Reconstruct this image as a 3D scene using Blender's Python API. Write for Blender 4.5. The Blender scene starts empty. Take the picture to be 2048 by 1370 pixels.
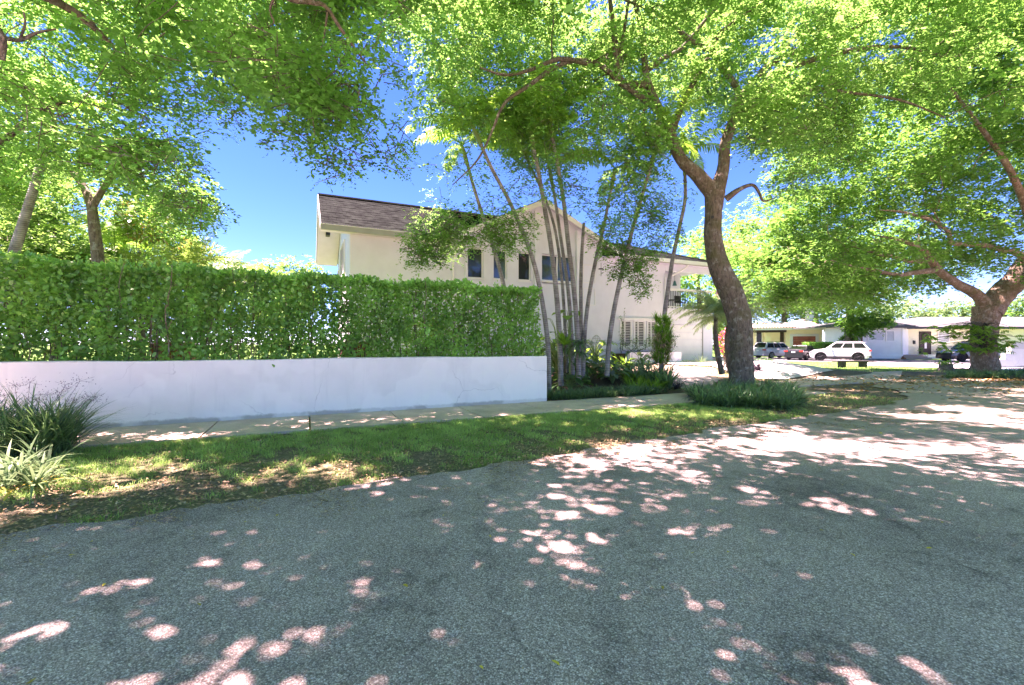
import bpy, bmesh, math, random
import numpy as np
from mathutils import Vector, Matrix
from mathutils.geometry import tessellate_polygon
R = math.radians
rng = np.random.default_rng(7)
random.seed(7)
scene = bpy.context.scene
COL = scene.collection
EYE = 1.6; FPX = 900.0; CX = 1024.0; HY = 688.0
def W(px, py, Y): return np.array([(px-CX)/FPX*Y, Y, EYE+(HY-py)/FPX*Y])
def G(px, py, z=0.0):
    Y = (EYE-z)*FPX/(py-HY)
    return np.array([(px-CX)/FPX*Y, Y, z])
# street frame: s runs along the sidewalk, n away from the road
D = np.array([0.909, 0.415]); D = D/np.linalg.norm(D); N = np.array([-D[1], D[0]])
def SN(s, n, z=0.0): return np.array([s*D[0]+n*N[0], s*D[1]+n*N[1], z])
def toSN(x, y): return x*D[0]+y*D[1], x*N[0]+y*N[1]
def sm(t):
    t = np.clip(t, 0, 1); return t*t*(3-2*t)
def gz(x, y):
    s, n = toSN(np.asarray(x, float), np.asarray(y, float))
    return 0.66*sm((n-12.6)/6.0)*(1-sm((s-23.5)/8.0))*(1-sm((n-34)/10))

# ------------------------------------------------------------------ mesh builder
class MB:
    def __init__(self): self.v=[]; self.l=[]; self.c=[]; self.r=[]; self.n=0; self.m=[]
    def add(self, V, F, rnd=None, mi=0):
        """V (k,3); F array (f,q)"""
        V = np.asarray(V, float); F = np.asarray(F, np.int64)
        self.v.append(V); self.l.append((F+self.n).ravel()); self.c.append(np.full(len(F), F.shape[1]))
        self.r.append(np.full(len(F), .5) if rnd is None else np.broadcast_to(rnd, (len(F),)).astype(float))
        self.m.append(np.full(len(F), mi)); self.n += len(V)
    def poly(self, V, mi=0): self.add(V, [list(range(len(V)))], mi=mi)
    def box(self, x0, x1, y0, y1, z0, z1, T=None, mi=0):
        V = np.array([[x,y,z] for x in (x0,x1) for y in (y0,y1) for z in (z0,z1)], float)
        if T is not None: V = np.array([T(*p) for p in V])
        self.add(V, [[0,1,3,2],[4,6,7,5],[0,4,5,1],[2,3,7,6],[0,2,6,4],[1,5,7,3]], mi=mi)
    def prism(self, P, Q, mi=0):
        """two matching loops joined and capped"""
        k = len(P); P = np.asarray(P, float); Q = np.asarray(Q, float)
        self.add(np.vstack([P, Q]), [[i, (i+1)%k, k+(i+1)%k, k+i] for i in range(k)], mi=mi)
        self.add(P, [list(range(k))[::-1]], mi=mi); self.add(Q, [list(range(k))], mi=mi)
    def tube(self, pts, rad, sides=8, cap=True, bump=0.0, mi=0):
        P = np.asarray(pts, float); k = len(P); rad = np.broadcast_to(rad, (k,)).astype(float)
        T = np.gradient(P, axis=0); T /= np.linalg.norm(T, axis=1)[:,None]+1e-9
        ref = np.array([0.0,0,1]) if abs(T[0][2])<.9 else np.array([1.0,0,0])
        u = np.cross(T[0], ref); u /= np.linalg.norm(u)
        a = np.arange(sides)/sides*2*math.pi; V=[]
        for i in range(k):
            u = u - T[i]*np.dot(u, T[i]); u /= np.linalg.norm(u)+1e-9
            w = np.cross(T[i], u)
            rr = rad[i]*(1+bump*(rng.random(sides)-.5)*2) if bump else rad[i]
            V.append(P[i]+(np.cos(a)*rr)[:,None]*u+(np.sin(a)*rr)[:,None]*w)
        V = np.vstack(V); F=[]
        for i in range(k-1):
            for j in range(sides):
                F.append([i*sides+j, i*sides+(j+1)%sides, (i+1)*sides+(j+1)%sides, (i+1)*sides+j])
        self.add(V, F, mi=mi)
        if cap:
            self.add(V[:sides], [list(range(sides))[::-1]], mi=mi); self.add(V[-sides:], [list(range(sides))], mi=mi)
    def lathe(self, c, prof, sides=16, mi=0):
        a = np.arange(sides)/sides*2*math.pi; V=[]
        for r, z in prof: V.append(np.stack([c[0]+r*np.cos(a), c[1]+r*np.sin(a), np.full(sides, c[2]+z)], 1))
        V=np.vstack(V); F=[]
        for i in range(len(prof)-1):
            for j in range(sides): F.append([i*sides+j, i*sides+(j+1)%sides, (i+1)*sides+(j+1)%sides, (i+1)*sides+j])
        self.add(V, F, mi=mi)
    def build(self, name, mat, parent=None, smooth=False, label=None):
        if not self.v: return None
        V = np.vstack(self.v); L = np.concatenate(self.l); C = np.concatenate(self.c); RR = np.concatenate(self.r); MI=np.concatenate(self.m)
        if parent is not None:
            off = np.array(origin(parent)); V = V-off
        me = bpy.data.meshes.new(name)
        me.vertices.add(len(V)); me.vertices.foreach_set('co', V.astype(np.float32).ravel())
        me.loops.add(len(L)); me.loops.foreach_set('vertex_index', L.astype(np.int32))
        me.polygons.add(len(C)); st = np.concatenate([[0], np.cumsum(C)[:-1]])
        me.polygons.foreach_set('loop_start', st.astype(np.int32))
        me.polygons.foreach_set('loop_total', C.astype(np.int32))
        at = me.attributes.new('rnd', 'FLOAT', 'FACE'); at.data.foreach_set('value', RR.astype(np.float32))
        mats = mat if isinstance(mat, (list, tuple)) else [mat]
        for m in mats: me.materials.append(m)
        me.polygons.foreach_set('material_index', MI.astype(np.int32))
        sm_f = smooth or any(k in mats[0].name for k in ('leaf', 'flower', 'grass_blade'))
        me.polygons.foreach_set('use_smooth', np.full(len(C), sm_f, dtype=bool))
        me.update(calc_edges=True); me.validate()
        o = bpy.data.objects.new(name, me); COL.objects.link(o)
        if parent is not None: o.parent = parent
        if label: o['label'] = label
        return o
def origin(o):
    p = Vector((0,0,0))
    while o is not None: p += o.location; o = o.parent
    return p
def tag(o, label=None, cat=None, group=None, kind=None):
    if label: o['label']=label
    if cat: o['category']=cat
    if group: o['group']=group
    if kind: o['kind']=kind
    return o
def thing(name, loc, label, cat, group=None):
    o = bpy.data.objects.new(name, None); COL.objects.link(o); o.location = Vector(tuple(float(a) for a in loc)); o.empty_display_size=.3
    return tag(o, label, cat, group)

# ------------------------------------------------------------------ materials
class NT:
    def __init__(self, name):
        self.mat = bpy.data.materials.new(name); self.mat.use_nodes = True
        self.t = self.mat.node_tree; self.t.nodes.clear(); self.out = self.t.nodes.new('ShaderNodeOutputMaterial')
    def n(self, typ, **kw):
        nd = self.t.nodes.new('ShaderNode'+typ)
        for k, v in kw.items():
            if k in nd.inputs: self.set(nd.inputs[k], v)
            else: setattr(nd, k, v)
        return nd
    def set(self, inp, v):
        if isinstance(v, bpy.types.NodeSocket): self.t.links.new(v, inp)
        elif isinstance(v, (tuple, list)) and len(v)==3 and inp.type=='RGBA': inp.default_value=(*v,1)
        else: inp.default_value = v
    def coord(self, scale=(1,1,1)):
        tc = self.t.nodes.new('ShaderNodeTexCoord')
        if scale==(1,1,1): return tc.outputs['Object']
        m = self.t.nodes.new('ShaderNodeMapping'); m.inputs['Scale'].default_value=scale
        self.t.links.new(tc.outputs['Object'], m.inputs['Vector']); return m.outputs['Vector']
    def noise(self, scale, detail=3, rough=.55, vec=None):
        nd = self.n('TexNoise', Scale=scale, Detail=detail, Roughness=rough)
        if vec is not None: self.set(nd.inputs['Vector'], vec)
        else: self.set(nd.inputs['Vector'], self.coord())
        return nd.outputs['Fac']
    def ramp(self, fac, stops, interp='LINEAR'):
        nd = self.t.nodes.new('ShaderNodeValToRGB'); self.set(nd.inputs['Fac'], fac); cr = nd.color_ramp; cr.interpolation=interp
        while len(cr.elements) < len(stops): cr.elements.new(.5)
        for e, (p, c) in zip(cr.elements, stops):
            e.position = p; e.color = (*c, 1) if isinstance(c, (tuple, list)) else (c, c, c, 1)
        return nd.outputs['Color']
    def mix(self, fac, a, b, mode='MIX'):
        nd = self.t.nodes.new('ShaderNodeMix'); nd.data_type='RGBA'; nd.blend_type=mode
        self.set(nd.inputs[0], fac); self.set(nd.inputs[6], a); self.set(nd.inputs[7], b); return nd.outputs[2]
    def math(self, op, a, b=0.0):
        nd = self.t.nodes.new('ShaderNodeMath'); nd.operation=op; self.set(nd.inputs[0], a); self.set(nd.inputs[1], b); return nd.outputs[0]
    def bump(self, h, strength=.3, dist=.02):
        nd = self.n('Bump', Strength=strength, Distance=dist); self.set(nd.inputs['Height'], h); return nd.outputs['Normal']
    def done(self, color, rough=.8, normal=None, metal=0.0, spec=.3, coat=0.0):
        b = self.n('BsdfPrincipled'); self.set(b.inputs['Base Color'], color); self.set(b.inputs['Roughness'], rough)
        b.inputs['Metallic'].default_value=metal; b.inputs['Specular IOR Level'].default_value=spec
        if coat: b.inputs['Coat Weight'].default_value=coat; b.inputs['Coat Roughness'].default_value=.05
        if normal is not None: self.set(b.inputs['Normal'], normal)
        self.t.links.new(b.outputs[0], self.out.inputs[0]); return self.mat
def simple(name, c, rough=.7, var=.12, scale=3.0, bump=0.0, bscale=40.0, metal=0, spec=.3, coat=0):
    t = NT(name); f = t.noise(scale, 4)
    c2 = tuple(x*(1-var) for x in c); c1 = tuple(min(1, x*(1+var*.6)) for x in c)
    col = t.ramp(f, [(.3, c2), (.7, c1)])
    nm = t.bump(t.noise(bscale, 3), bump, .01) if bump else None
    return t.done(col, rough, nm, metal, spec, coat)
def leafmat(name, dark, light, trans, gloss=.25, tfac=.5):
    """leaf: per-leaf colour from dark to light, light passes through it"""
    t = NT(name); a = t.n('Attribute', attribute_name='rnd'); f = a.outputs['Fac']
    col = t.ramp(f, [(0, dark), (.75, light), (1, tuple(min(1, x*1.5) for x in light))])
    tc = t.ramp(f, [(0, tuple(x*.6 for x in trans)), (1, trans)])
    d = t.n('BsdfPrincipled'); t.set(d.inputs['Base Color'], col); d.inputs['Roughness'].default_value=.45; d.inputs['Specular IOR Level'].default_value=gloss
    tr = t.n('BsdfTranslucent'); t.set(tr.inputs['Color'], tc)
    m = t.n('MixShader'); m.inputs[0].default_value = tfac
    t.t.links.new(d.outputs[0], m.inputs[1]); t.t.links.new(tr.outputs[0], m.inputs[2]); t.t.links.new(m.outputs[0], t.out.inputs[0])
    return t.mat
M = {}
def asphalt(name, dusty=True):
    t = NT(name)
    co = t.coord()
    v = t.n('TexVoronoi', Scale=110.0); t.set(v.inputs['Vector'], co)
    cell = t.n('SeparateColor'); t.set(cell.inputs[0], v.outputs['Color'])
    stone = t.ramp(cell.outputs[0], [(0, (.345,.26,.235)), (.5, (.55,.425,.385)), (.82, (.68,.55,.51)), (1, (.87,.77,.74))])
    edge = t.ramp(v.outputs['Distance'], [(.25, 1.0), (.75, .3)])
    c = t.mix(.75, stone, t.mix(1.0, stone, edge, 'MULTIPLY'))
    v2 = t.n('TexVoronoi', Scale=190.0); t.set(v2.inputs['Vector'], co)
    c2 = t.n('SeparateColor'); t.set(c2.inputs[0], v2.outputs['Color'])
    fine = t.ramp(c2.outputs[1], [(0, .6), (1, 1.35)])
    c = t.mix(.8, c, t.mix(1.0, c, fine, 'MULTIPLY'))
    big = t.ramp(t.noise(.33, 8, .70), [(.32, (.55,.55,.57)), (.46, (.92,.92,.92)), (.55, (1.05,1.05,1.05)), (.70, (1.32,1.30,1.26))])
    c = t.mix(1.0, c, big, 'MULTIPLY')
    st = t.ramp(t.noise(1.7, 8, .75), [(.33, .45), (.43, 1.0)])
    c = t.mix(.8, c, t.mix(1.0, c, st, 'MULTIPLY'))
    st2 = t.ramp(t.noise(.75, 9, .78), [(.39, .58), (.46, 1.0)]); c = t.mix(.75, c, t.mix(1.0, c, st2, 'MULTIPLY'))
    if dusty:   # fine leaf dust gathered along the verge and toward the street corner
        sep = t.n('SeparateXYZ'); t.set(sep.inputs[0], co)
        d1 = t.math('MULTIPLY', sep.outputs[0], .055); d2 = t.math('MULTIPLY', sep.outputs[1], .05)
        dd = t.math('ADD', t.math('ADD', d1, d2), t.math('MULTIPLY', t.noise(.8, 4), .7))
        f = t.ramp(t.math('MULTIPLY', dd, .4), [(.42, 0.0), (.66, .75)])
        c = t.mix(f, c, (.44,.35,.26))
    # old cracks
    cr = t.n('TexVoronoi', Scale=.45, feature='DISTANCE_TO_EDGE'); wob = t.n('TexNoise', Scale=1.6, Detail=6.0); t.set(wob.inputs['Vector'], co)
    t.set(cr.inputs['Vector'], t.mix(.35, co, wob.outputs['Color']))
    ck = t.ramp(cr.outputs['Distance'], [(0.0, .55), (.006, 1.0)])
    ckm = t.ramp(t.noise(.5, 2), [(.44, 0.0), (.55, .9)])
    c = t.mix(ckm, c, t.mix(1.0, c, ck, 'MULTIPLY'))
    h = t.mix(.5, v.outputs['Distance'], t.noise(60, 4))
    return t.done(c, .85, t.bump(h, .8, .012), spec=.25)
M['asphalt'] = asphalt('asphalt')
M['street'] = simple('street_asphalt', (.13,.13,.14), .9, .25, 1.5, .4, 60)
def concrete(name, c, stain):
    t = NT(name)
    f = t.ramp(t.noise(1.1, 6, .65), [(.3, stain), (.6, c)])
    sp = t.ramp(t.noise(55, 3), [(.35, .8), (.65, 1.08)])
    col = t.mix(1.0, f, sp, 'MULTIPLY')
    return t.done(col, .85, t.bump(t.noise(90, 3), .25, .01), spec=.2)
M['sidewalk'] = concrete('old_concrete', (.72,.57,.47), (.52,.40,.32))
M['drive'] = concrete('pale_concrete', (.72,.70,.66), (.55,.52,.48))
M['path'] = concrete('grey_concrete', (.45,.42,.38), (.33,.29,.25))
def stucco(name, c, dirt=(.5,.5,.5), z0=None, bs=.08):
    t = NT(name)
    col = t.ramp(t.noise(1.4, 6, .6), [(.32, tuple(x*.93 for x in c)), (.6, c)])
    if z0 is not None:   # splash dirt along the foot of the wall and streaks below the cap
        sep = t.n('SeparateXYZ'); t.set(sep.inputs[0], t.coord())
        k = t.math('ADD', sep.outputs[2], t.math('MULTIPLY', t.noise(4, 6, .75), -.14))
        f = t.ramp(k, [(-.03, .6), (.045, 0.0)]); col = t.mix(f, col, dirt)
        s2 = t.noise(3.0, 5, .7, t.coord((2.2,2.2,.25)))
        col = t.mix(t.ramp(s2, [(.54, 0.0), (.74, .35)]), col, tuple(x*.78 for x in c))
        pt_ = t.ramp(t.noise(.8, 3, .5), [(.50, 0.0), (.53, .5)]); col = t.mix(pt_, col, tuple(x*1.06 for x in c))
        vc = t.n('TexVoronoi', Scale=.9, feature='DISTANCE_TO_EDGE'); wn = t.n('TexNoise', Scale=2.5, Detail=5.0); t.set(wn.inputs['Vector'], t.coord()); t.set(vc.inputs['Vector'], t.mix(.3, t.coord(), wn.outputs['Color']))
        ckk = t.math('MULTIPLY', t.ramp(vc.outputs['Distance'], [(0.0, 1.0), (.005, 0.0)]), t.ramp(t.noise(.7, 2), [(.45, 0.0), (.55, .55)])); col = t.mix(ckk, col, (.35,.33,.30))
        tp = t.math('ADD', sep.outputs[2], t.math('MULTIPLY', t.noise(5, 5, .7), .12)); col = t.mix(t.ramp(tp, [(.0, 0.0), (1.0, 0.0)]) if False else t.math('MULTIPLY', t.math('GREATER_THAN', tp, 1.318), .35), col, (.40,.39,.33))
    return t.done(col, .85, t.bump(t.noise(38, 6, .7), .12 if z0 is not None else bs, .012), spec=.2)
M['wall'] = stucco('white_wall_paint', (.86,.85,.79), (.22,.2,.15), 0)
M['stucco'] = stucco('white_stucco', (.76,.78,.84))
M['white'] = simple('white_paint', (.82,.82,.81), .5, .04)
M['soffit'] = simple('soffit_paint', (.66,.61,.74), .7, .05)
M['gutter'] = simple('gutter_paint', (.36,.37,.33), .5, .08)
M['rooftile'] = simple('dark_roof_tile', (.015,.019,.016), .95, .7, 2.5, .4, 25, spec=.04)
M['glass'] = simple('window_glass', (.03,.04,.035), .04, .3, 1.0, spec=.9)
M['screen'] = simple('grey_blind', (.22,.23,.22), .3, .1, spec=.6)
M['interior'] = simple('dark_interior', (.05,.05,.05), .8, .3)
M['metal'] = simple('dark_metal', (.05,.05,.055), .45, .2, metal=.4)
M['shutter'] = simple('shutter_white', (.72,.72,.68), .5, .05)
M['teal'] = simple('teal_glaze', (.05,.22,.22), .3, .2)
M['brick'] = None
t = NT('red_brick'); bt = t.n('TexBrick', Scale=5.0, Color1=(.42,.13,.06), Color2=(.32,.09,.045), Mortar=(.4,.3,.24)); t.set(bt.inputs['Vector'], t.coord())
M['brick'] = t.done(bt.outputs[0], .9)
def bark(name, c1, c2, lich, vs=(6,6,1.6), sc=3.2, lf=.6):
    t = NT(name); co = t.coord(vs)
    a = t.noise(sc, 8, .68, co)
    col = t.ramp(a, [(.3, c1), (.5, c2), (.66, tuple(x*1.35 for x in c2))])
    l = t.ramp(t.noise(5.5, 5, .7), [(lf-.05, 0.0), (lf+.06, .75)]); col = t.mix(l, col, lich)
    mo = t.ramp(t.noise(1.3, 4, .6), [(.48, 0.0), (.68, .65)]); col = t.mix(mo, col, (.09,.10,.035))
    v = t.n('TexVoronoi', Scale=5.0); t.set(v.inputs['Vector'], co)
    return t.done(col, .95, t.bump(t.mix(.4, a, v.outputs['Distance']), .9, .05), spec=.15)
M['bark'] = bark('oak_bark', (.04,.035,.028), (.155,.13,.10), (.34,.36,.31), lf=.59)
M['barkwarm'] = bark('warm_bark', (.07,.045,.035), (.22,.16,.115), (.36,.33,.28), lf=.56)
t = NT('palm_bark')   # ringed grey palm stem
sep = t.n('SeparateXYZ'); t.set(sep.inputs[0], t.coord())
wv = t.n('TexWave', Scale=5.5, Distortion=1.5, Detail=2.0, bands_direction='Z'); t.set(wv.inputs['Vector'], t.coord())
pc = t.ramp(t.noise(4, 5), [(.3, (.15,.14,.125)), (.65, (.36,.35,.32))])
pc = t.mix(.8, pc, t.mix(1.0, pc, t.ramp(wv.outputs['Fac'], [(.0, .45), (.3, 1.0)]), 'MULTIPLY'))
M['palmbark'] = t.done(pc, .85, t.bump(wv.outputs['Fac'], .4, .02), spec=.2)
M['crownshaft'] = simple('palm_crownshaft', (.16,.28,.08), .5, .2)
M['leaf_front'] = leafmat('leaf_street_tree', (.038,.15,.022), (.10,.34,.05), (.32,.66,.14))
M['leaf_left'] = leafmat('leaf_left_tree', (.040,.165,.028), (.10,.37,.055), (.34,.74,.16))
M['leaf_right'] = leafmat('leaf_corner_tree', (.035,.13,.022), (.09,.28,.04), (.24,.56,.09))
M['leaf_hedge'] = leafmat('leaf_hedge', (.06,.24,.05), (.20,.58,.11), (.42,.92,.14), .8, .42)
M['leaf_light'] = leafmat('leaf_pale', (.07,.17,.035), (.15,.31,.07), (.27,.54,.10))
M['leaf_far'] = leafmat('leaf_far', (.05,.13,.045), (.13,.25,.09), (.25,.42,.14))  # greyer green, so distant crowns carry haze in their leaf colour
M['leaf_dark'] = leafmat('leaf_dark', (.022,.085,.025), (.07,.20,.05), (.2,.45,.07), .6, .3)
M['leaf_bright'] = leafmat('leaf_bright', (.05,.15,.015), (.14,.34,.03), (.34,.66,.06), .4, .4)
M['leaf_purple'] = leafmat('leaf_purple', (.012,.010,.016), (.05,.035,.05), (.1,.03,.05), .6, .15)
M['leaf_blade'] = leafmat('leaf_liriope', (.04,.12,.05), (.14,.30,.12), (.3,.55,.18), .6, .25)
M['leaf_varieg'] = leafmat('leaf_variegated', (.07,.14,.06), (.17,.27,.12), (.3,.45,.2), .1, .25)
M['leaf_palm'] = leafmat('leaf_palm', (.06,.20,.025), (.16,.40,.05), (.45,.85,.10), .5, .45)
M['leaf_areca'] = leafmat('leaf_areca', (.07,.18,.03), (.19,.33,.06), (.4,.65,.13), .4, .35)
M['leaf_pygmy'] = leafmat('leaf_date_palm', (.10,.20,.06), (.26,.40,.15), (.42,.62,.2), .5, .3)
M['leaf_orange'] = leafmat('leaf_croton', (.22,.14,.03), (.42,.30,.07), (.6,.45,.1), .4, .35)
M['leaf_pink'] = leafmat('flower_pink', (.6,.05,.12), (.8,.12,.22), (.9,.2,.3), .2, .3)
M['leaf_white'] = leafmat('leaf_white', (.55,.55,.5), (.8,.8,.76), (.8,.8,.75), .2, .3)
M['grass'] = leafmat('grass_blade', (.17,.34,.07), (.38,.60,.17), (.5,.8,.2), .2, .35)
M['deadleaf'] = leafmat('dead_leaf', (.20,.12,.07), (.52,.36,.21), (.4,.25,.1), .2, .2)
M['drift'] = leafmat('drift_leaf', (.30,.15,.05), (.60,.36,.14), (.5,.3,.1), .2, .2)
M['yellowleaf'] = leafmat('yellow_leaf', (.45,.30,.03), (.65,.48,.05), (.6,.45,.05), .3, .2)
M['seed'] = simple('grass_seed_head', (.13,.10,.11), .9, .3)
def groundmat():
    t = NT('ground_soil_and_lawn'); co = t.coord()
    g = t.ramp(t.noise(9, 6, .7), [(.3, (.04,.10,.02)), (.55, (.08,.17,.035)), (.75, (.15,.21,.06))])
    dirt = t.ramp(t.noise(24, 6, .75), [(.3, (.07,.055,.045)), (.5, (.20,.155,.115)), (.72, (.50,.39,.27))])
    dry = t.ramp(t.noise(14, 5, .7), [(.35, (.16,.17,.06)), (.7, (.38,.33,.17))])
    sep = t.n('SeparateXYZ'); t.set(sep.inputs[0], co)
    # verge along the road is worn to soil, lawns farther off are green
    c = t.mix(t.ramp(t.noise(.55, 5, .65), [(.42, 0.0), (.6, .75)]), g, dry)
    far = t.math('GREATER_THAN', sep.outputs[1], 27.0)
    nn = t.math('ADD', t.math('MULTIPLY', sep.outputs[0], float(N[0])), t.math('MULTIPLY', sep.outputs[1], float(N[1])))
    vg = t.ramp(t.math('ADD', nn, t.math('MULTIPLY', t.noise(1.2, 5), 4.0)), [(0, 1.0), (1, 1.0)])
    near = t.math('LESS_THAN', nn, 9.4)
    ss_ = t.math('ADD', t.math('MULTIPLY', sep.outputs[0], float(D[0])), t.math('MULTIPLY', sep.outputs[1], float(D[1])))
    wear = t.math('MULTIPLY', t.ramp(t.noise(1.1, 6, .7), [(.38, 1.0), (.60, .45)]), near)
    wear = t.math('MAXIMUM', wear, t.ramp(t.math('MULTIPLY', t.math('ADD', ss_, t.math('MULTIPLY', t.noise(.9, 4), 5.0)), .05), [(.62, 0.0), (.74, .92)]))
    c = t.mix(t.math('MULTIPLY', wear, t.math('SUBTRACT', 1.0, far)), c, dirt)
    c = t.mix(far, c, g)
    return t.done(c, .95, t.bump(t.noise(40, 6, .7), .9, .03), spec=.1)
M['ground'] = groundmat()
M['mulch'] = simple('mulch_soil', (.10,.065,.04), .95, .6, 18, .9, 45)
SUN_E=3.9; SKY_S=.050; SKY_DUST=0.0; SKY_OZ=4.0; SKY_ALT=5000; SKY_SAT=1.25; EXPO=3.36; WB_T=7150; WB_TINT=58
# ------------------------------------------------------------------ setting
def sheet(name, poly, mat, off, cell=1.0, flat=False, thick=0.0):
    bm = bmesh.new()
    P = [Vector((float(p[0]), float(p[1]), 0)) for p in poly]
    vs = [bm.verts.new(p) for p in P]
    for tri in tessellate_polygon([P]):
        try: bm.faces.new([vs[i] for i in tri])
        except ValueError: pass
    if not flat:
        xs = [p.x for p in P]; ys = [p.y for p in P]
        for ax, lo, hi in ((0, min(xs), max(xs)), (1, min(ys), max(ys))):
            k = math.floor(lo/cell)+1
            while k*cell < hi:
                co = Vector((0,0,0)); no = Vector((0,0,0)); co[ax]=k*cell; no[ax]=1
                bmesh.ops.bisect_plane(bm, geom=bm.verts[:]+bm.edges[:]+bm.faces[:], plane_co=co, plane_no=no)
                k += 1
    for v in bm.verts: v.co.z = float(gz(v.co.x, v.co.y))+off
    bmesh.ops.recalc_face_normals(bm, faces=bm.faces)
    for f in bm.faces:
        if f.normal.z < 0: f.normal_flip()
    me = bpy.data.meshes.new(name); bm.to_mesh(me); bm.free(); me.materials.append(mat)
    o = bpy.data.objects.new(name, me); COL.objects.link(o); o['kind']='structure'; return o

# ground sheet: fine near, coarse to the horizon
gx = np.concatenate([[-900,-400,-200,-100,-60,-45], np.arange(-36, 60.1, 1.0), [70,90,130,220,450,950]])
gy = np.concatenate([[-600,-200,-80,-40,-20], np.arange(-10, 60.1, 1.0), [70,90,130,220,450,1000]])
X, Y = np.meshgrid(gx, gy); Z = gz(X, Y)-0.03
V = np.stack([X.ravel(), Y.ravel(), Z.ravel()], 1); nx=len(gx); ny=len(gy)
i, j = np.meshgrid(np.arange(nx-1), np.arange(ny-1)); i=i.ravel(); j=j.ravel()
b = MB(); b.add(V, np.stack([j*nx+i, j*nx+i+1, (j+1)*nx+i+1, (j+1)*nx+i], 1)); tag(b.build('ground', M['ground'], smooth=True), kind='structure')

edge_px = [(0,1075),(250,1038),(500,1003),(750,963),(1000,926),(1150,903),(1300,880),(1450,853),(1580,836),(1680,824),(1780,808),(1815,795),(1800,781),(1740,772)]
E = [G(*p)[:2] for p in edge_px]
left = SN(-40, 4.6)[:2]; E0 = SN(-12, 5.0)[:2]
road_edge = [left, E0]+E
roadpoly = [*road_edge, G(1760,764)[:2], G(1800,755)[:2], G(1860,752)[:2], G(2048,762)[:2], np.array([44,22.0]), np.array([60,20.0]), np.array([60,-12.0]), np.array([-40,-40.0])]
# wobble the road edge
def densify(P, step=.35, amp=.05):
    walk=0.0
    out=[]
    for a, c in zip(P[:-1], P[1:]):
        a=np.array(a); c=np.array(c); L=np.linalg.norm(c-a); k=max(1, int(L/step)) if L<30 else 1
        for q in range(k):
            walk=.75*walk+rng.normal()*.05; p=a+(c-a)*q/k; out.append(p+N*walk+(rng.random(2)-.5)*2*amp)
    out.append(np.array(P[-1])); return out
rd = densify(roadpoly[:len(road_edge)+3], .12, .02)+roadpoly[len(road_edge)+3:]
road = sheet('road', rd, M['asphalt'], 0.004, flat=True)

# sidewalk: slabs with open joints
b = MB(); slab=1.72; s=-22.3
def slabs(b, s0, s1, n0, n1, z=.012):
    P=[SN(s0,n0),SN(s1,n0),SN(s1,n1),SN(s0,n1)]; bot=[p+[0,0,-.05] for p in P]; top=[p+[0,0,z+rng.normal()*.002] for p in P]
    b.prism(bot, top)
while s < 15.2:
    slabs(b, s+.016, s+slab-.016, 9.15, 10.97); s+=slab
# the walk bends off toward the driveway beyond the street tree
w0 = [SN(15.2,9.15)[:2], SN(15.2,10.97)[:2]]
far_px=[(1507,767),(1567,761.5),(1665,748.5),(1735,745),(1805,742)]; near_px=[(1510,783),(1595,772.5),(1700,766),(1770,764),(1800,757)]
FA=[SN(15.2,10.97)[:2]]+[G(*p)[:2] for p in far_px]; NA=[SN(15.2,9.15)[:2]]+[G(*p)[:2] for p in near_px]
for k in range(len(FA)-1):
    m=2
    for q in range(m):
        a0=NA[k]+(NA[k+1]-NA[k])*(q/m+.006); a1=NA[k]+(NA[k+1]-NA[k])*((q+1)/m-.006); c0=FA[k]+(FA[k+1]-FA[k])*(q/m+.006); c1=FA[k]+(FA[k+1]-FA[k])*((q+1)/m-.006)
        P=[np.array([*p,-.05]) for p in (a0,a1,c1,c0)]; b.prism(P,[p+[0,0,.064] for p in P])
tag(b.build('sidewalk', M['sidewalk']), kind='structure')

drive = sheet('driveway', [SN(17.2,18.95)[:2], SN(22.6,18.95)[:2], SN(29.5,21.6)[:2], G(1668,747.6)[:2], G(1567,760.6)[:2], SN(18.2,13.6)[:2], SN(18.6,16.5)[:2], SN(15.0,17.9)[:2], SN(15.0,18.6)[:2]], M['drive'], .03)
path = sheet('path', [G(1340,775)[:2], G(1345,752)[:2], G(1395,757)[:2], G(1440,762.5)[:2], G(1405,781)[:2]], M['path'], .02)
street = sheet('cross_street', [G(1380,723)[:2], G(1560,723)[:2], G(1745,723.5)[:2], G(1840,728)[:2], G(1905,731)[:2], G(2048,738)[:2], np.array([62,25.0]), np.array([66,31.0]), G(2048,726)[:2], G(1940,721.5)[:2], G(1840,719.5)[:2], G(1740,716)[:2], G(1500,714)[:2], G(1380,713)[:2]], M['street'], .006, flat=True)
farwalk = sheet('far_sidewalk', [G(1738,724.5)[:2], G(1840,729)[:2], G(1905,732)[:2], G(2048,739)[:2], np.array([60,24.0]), np.array([60,22.0]), G(2048,743)[:2], G(1905,737)[:2], G(1820,734.5)[:2], G(1730,731)[:2]], M['drive'], .03, flat=True)
apron = sheet('parking_apron', [G(1440,712.6)[:2], G(1600,712.6)[:2], G(1590,705.5)[:2], G(1450,705.5)[:2]], M['drive'], .014, flat=True)
apron2 = sheet('side_driveway', [G(1890,721)[:2], G(1990,723)[:2], G(2010,714)[:2], G(1900,711.5)[:2]], M['drive'], .014, flat=True)
bed = sheet('planting_bed', [SN(6.25,11.05)[:2], SN(13.4,11.05)[:2], SN(13.9,12.3)[:2], SN(13.0,15.0)[:2], SN(12.0,18.9)[:2], SN(6.3,18.9)[:2]], M['mulch'], .006)
bed2 = sheet('hedge_bed', [SN(-24,11.25)[:2], SN(6.2,11.25)[:2], SN(6.2,12.6)[:2], SN(-24,12.6)[:2]], M['mulch'], .05, flat=False)

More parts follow.
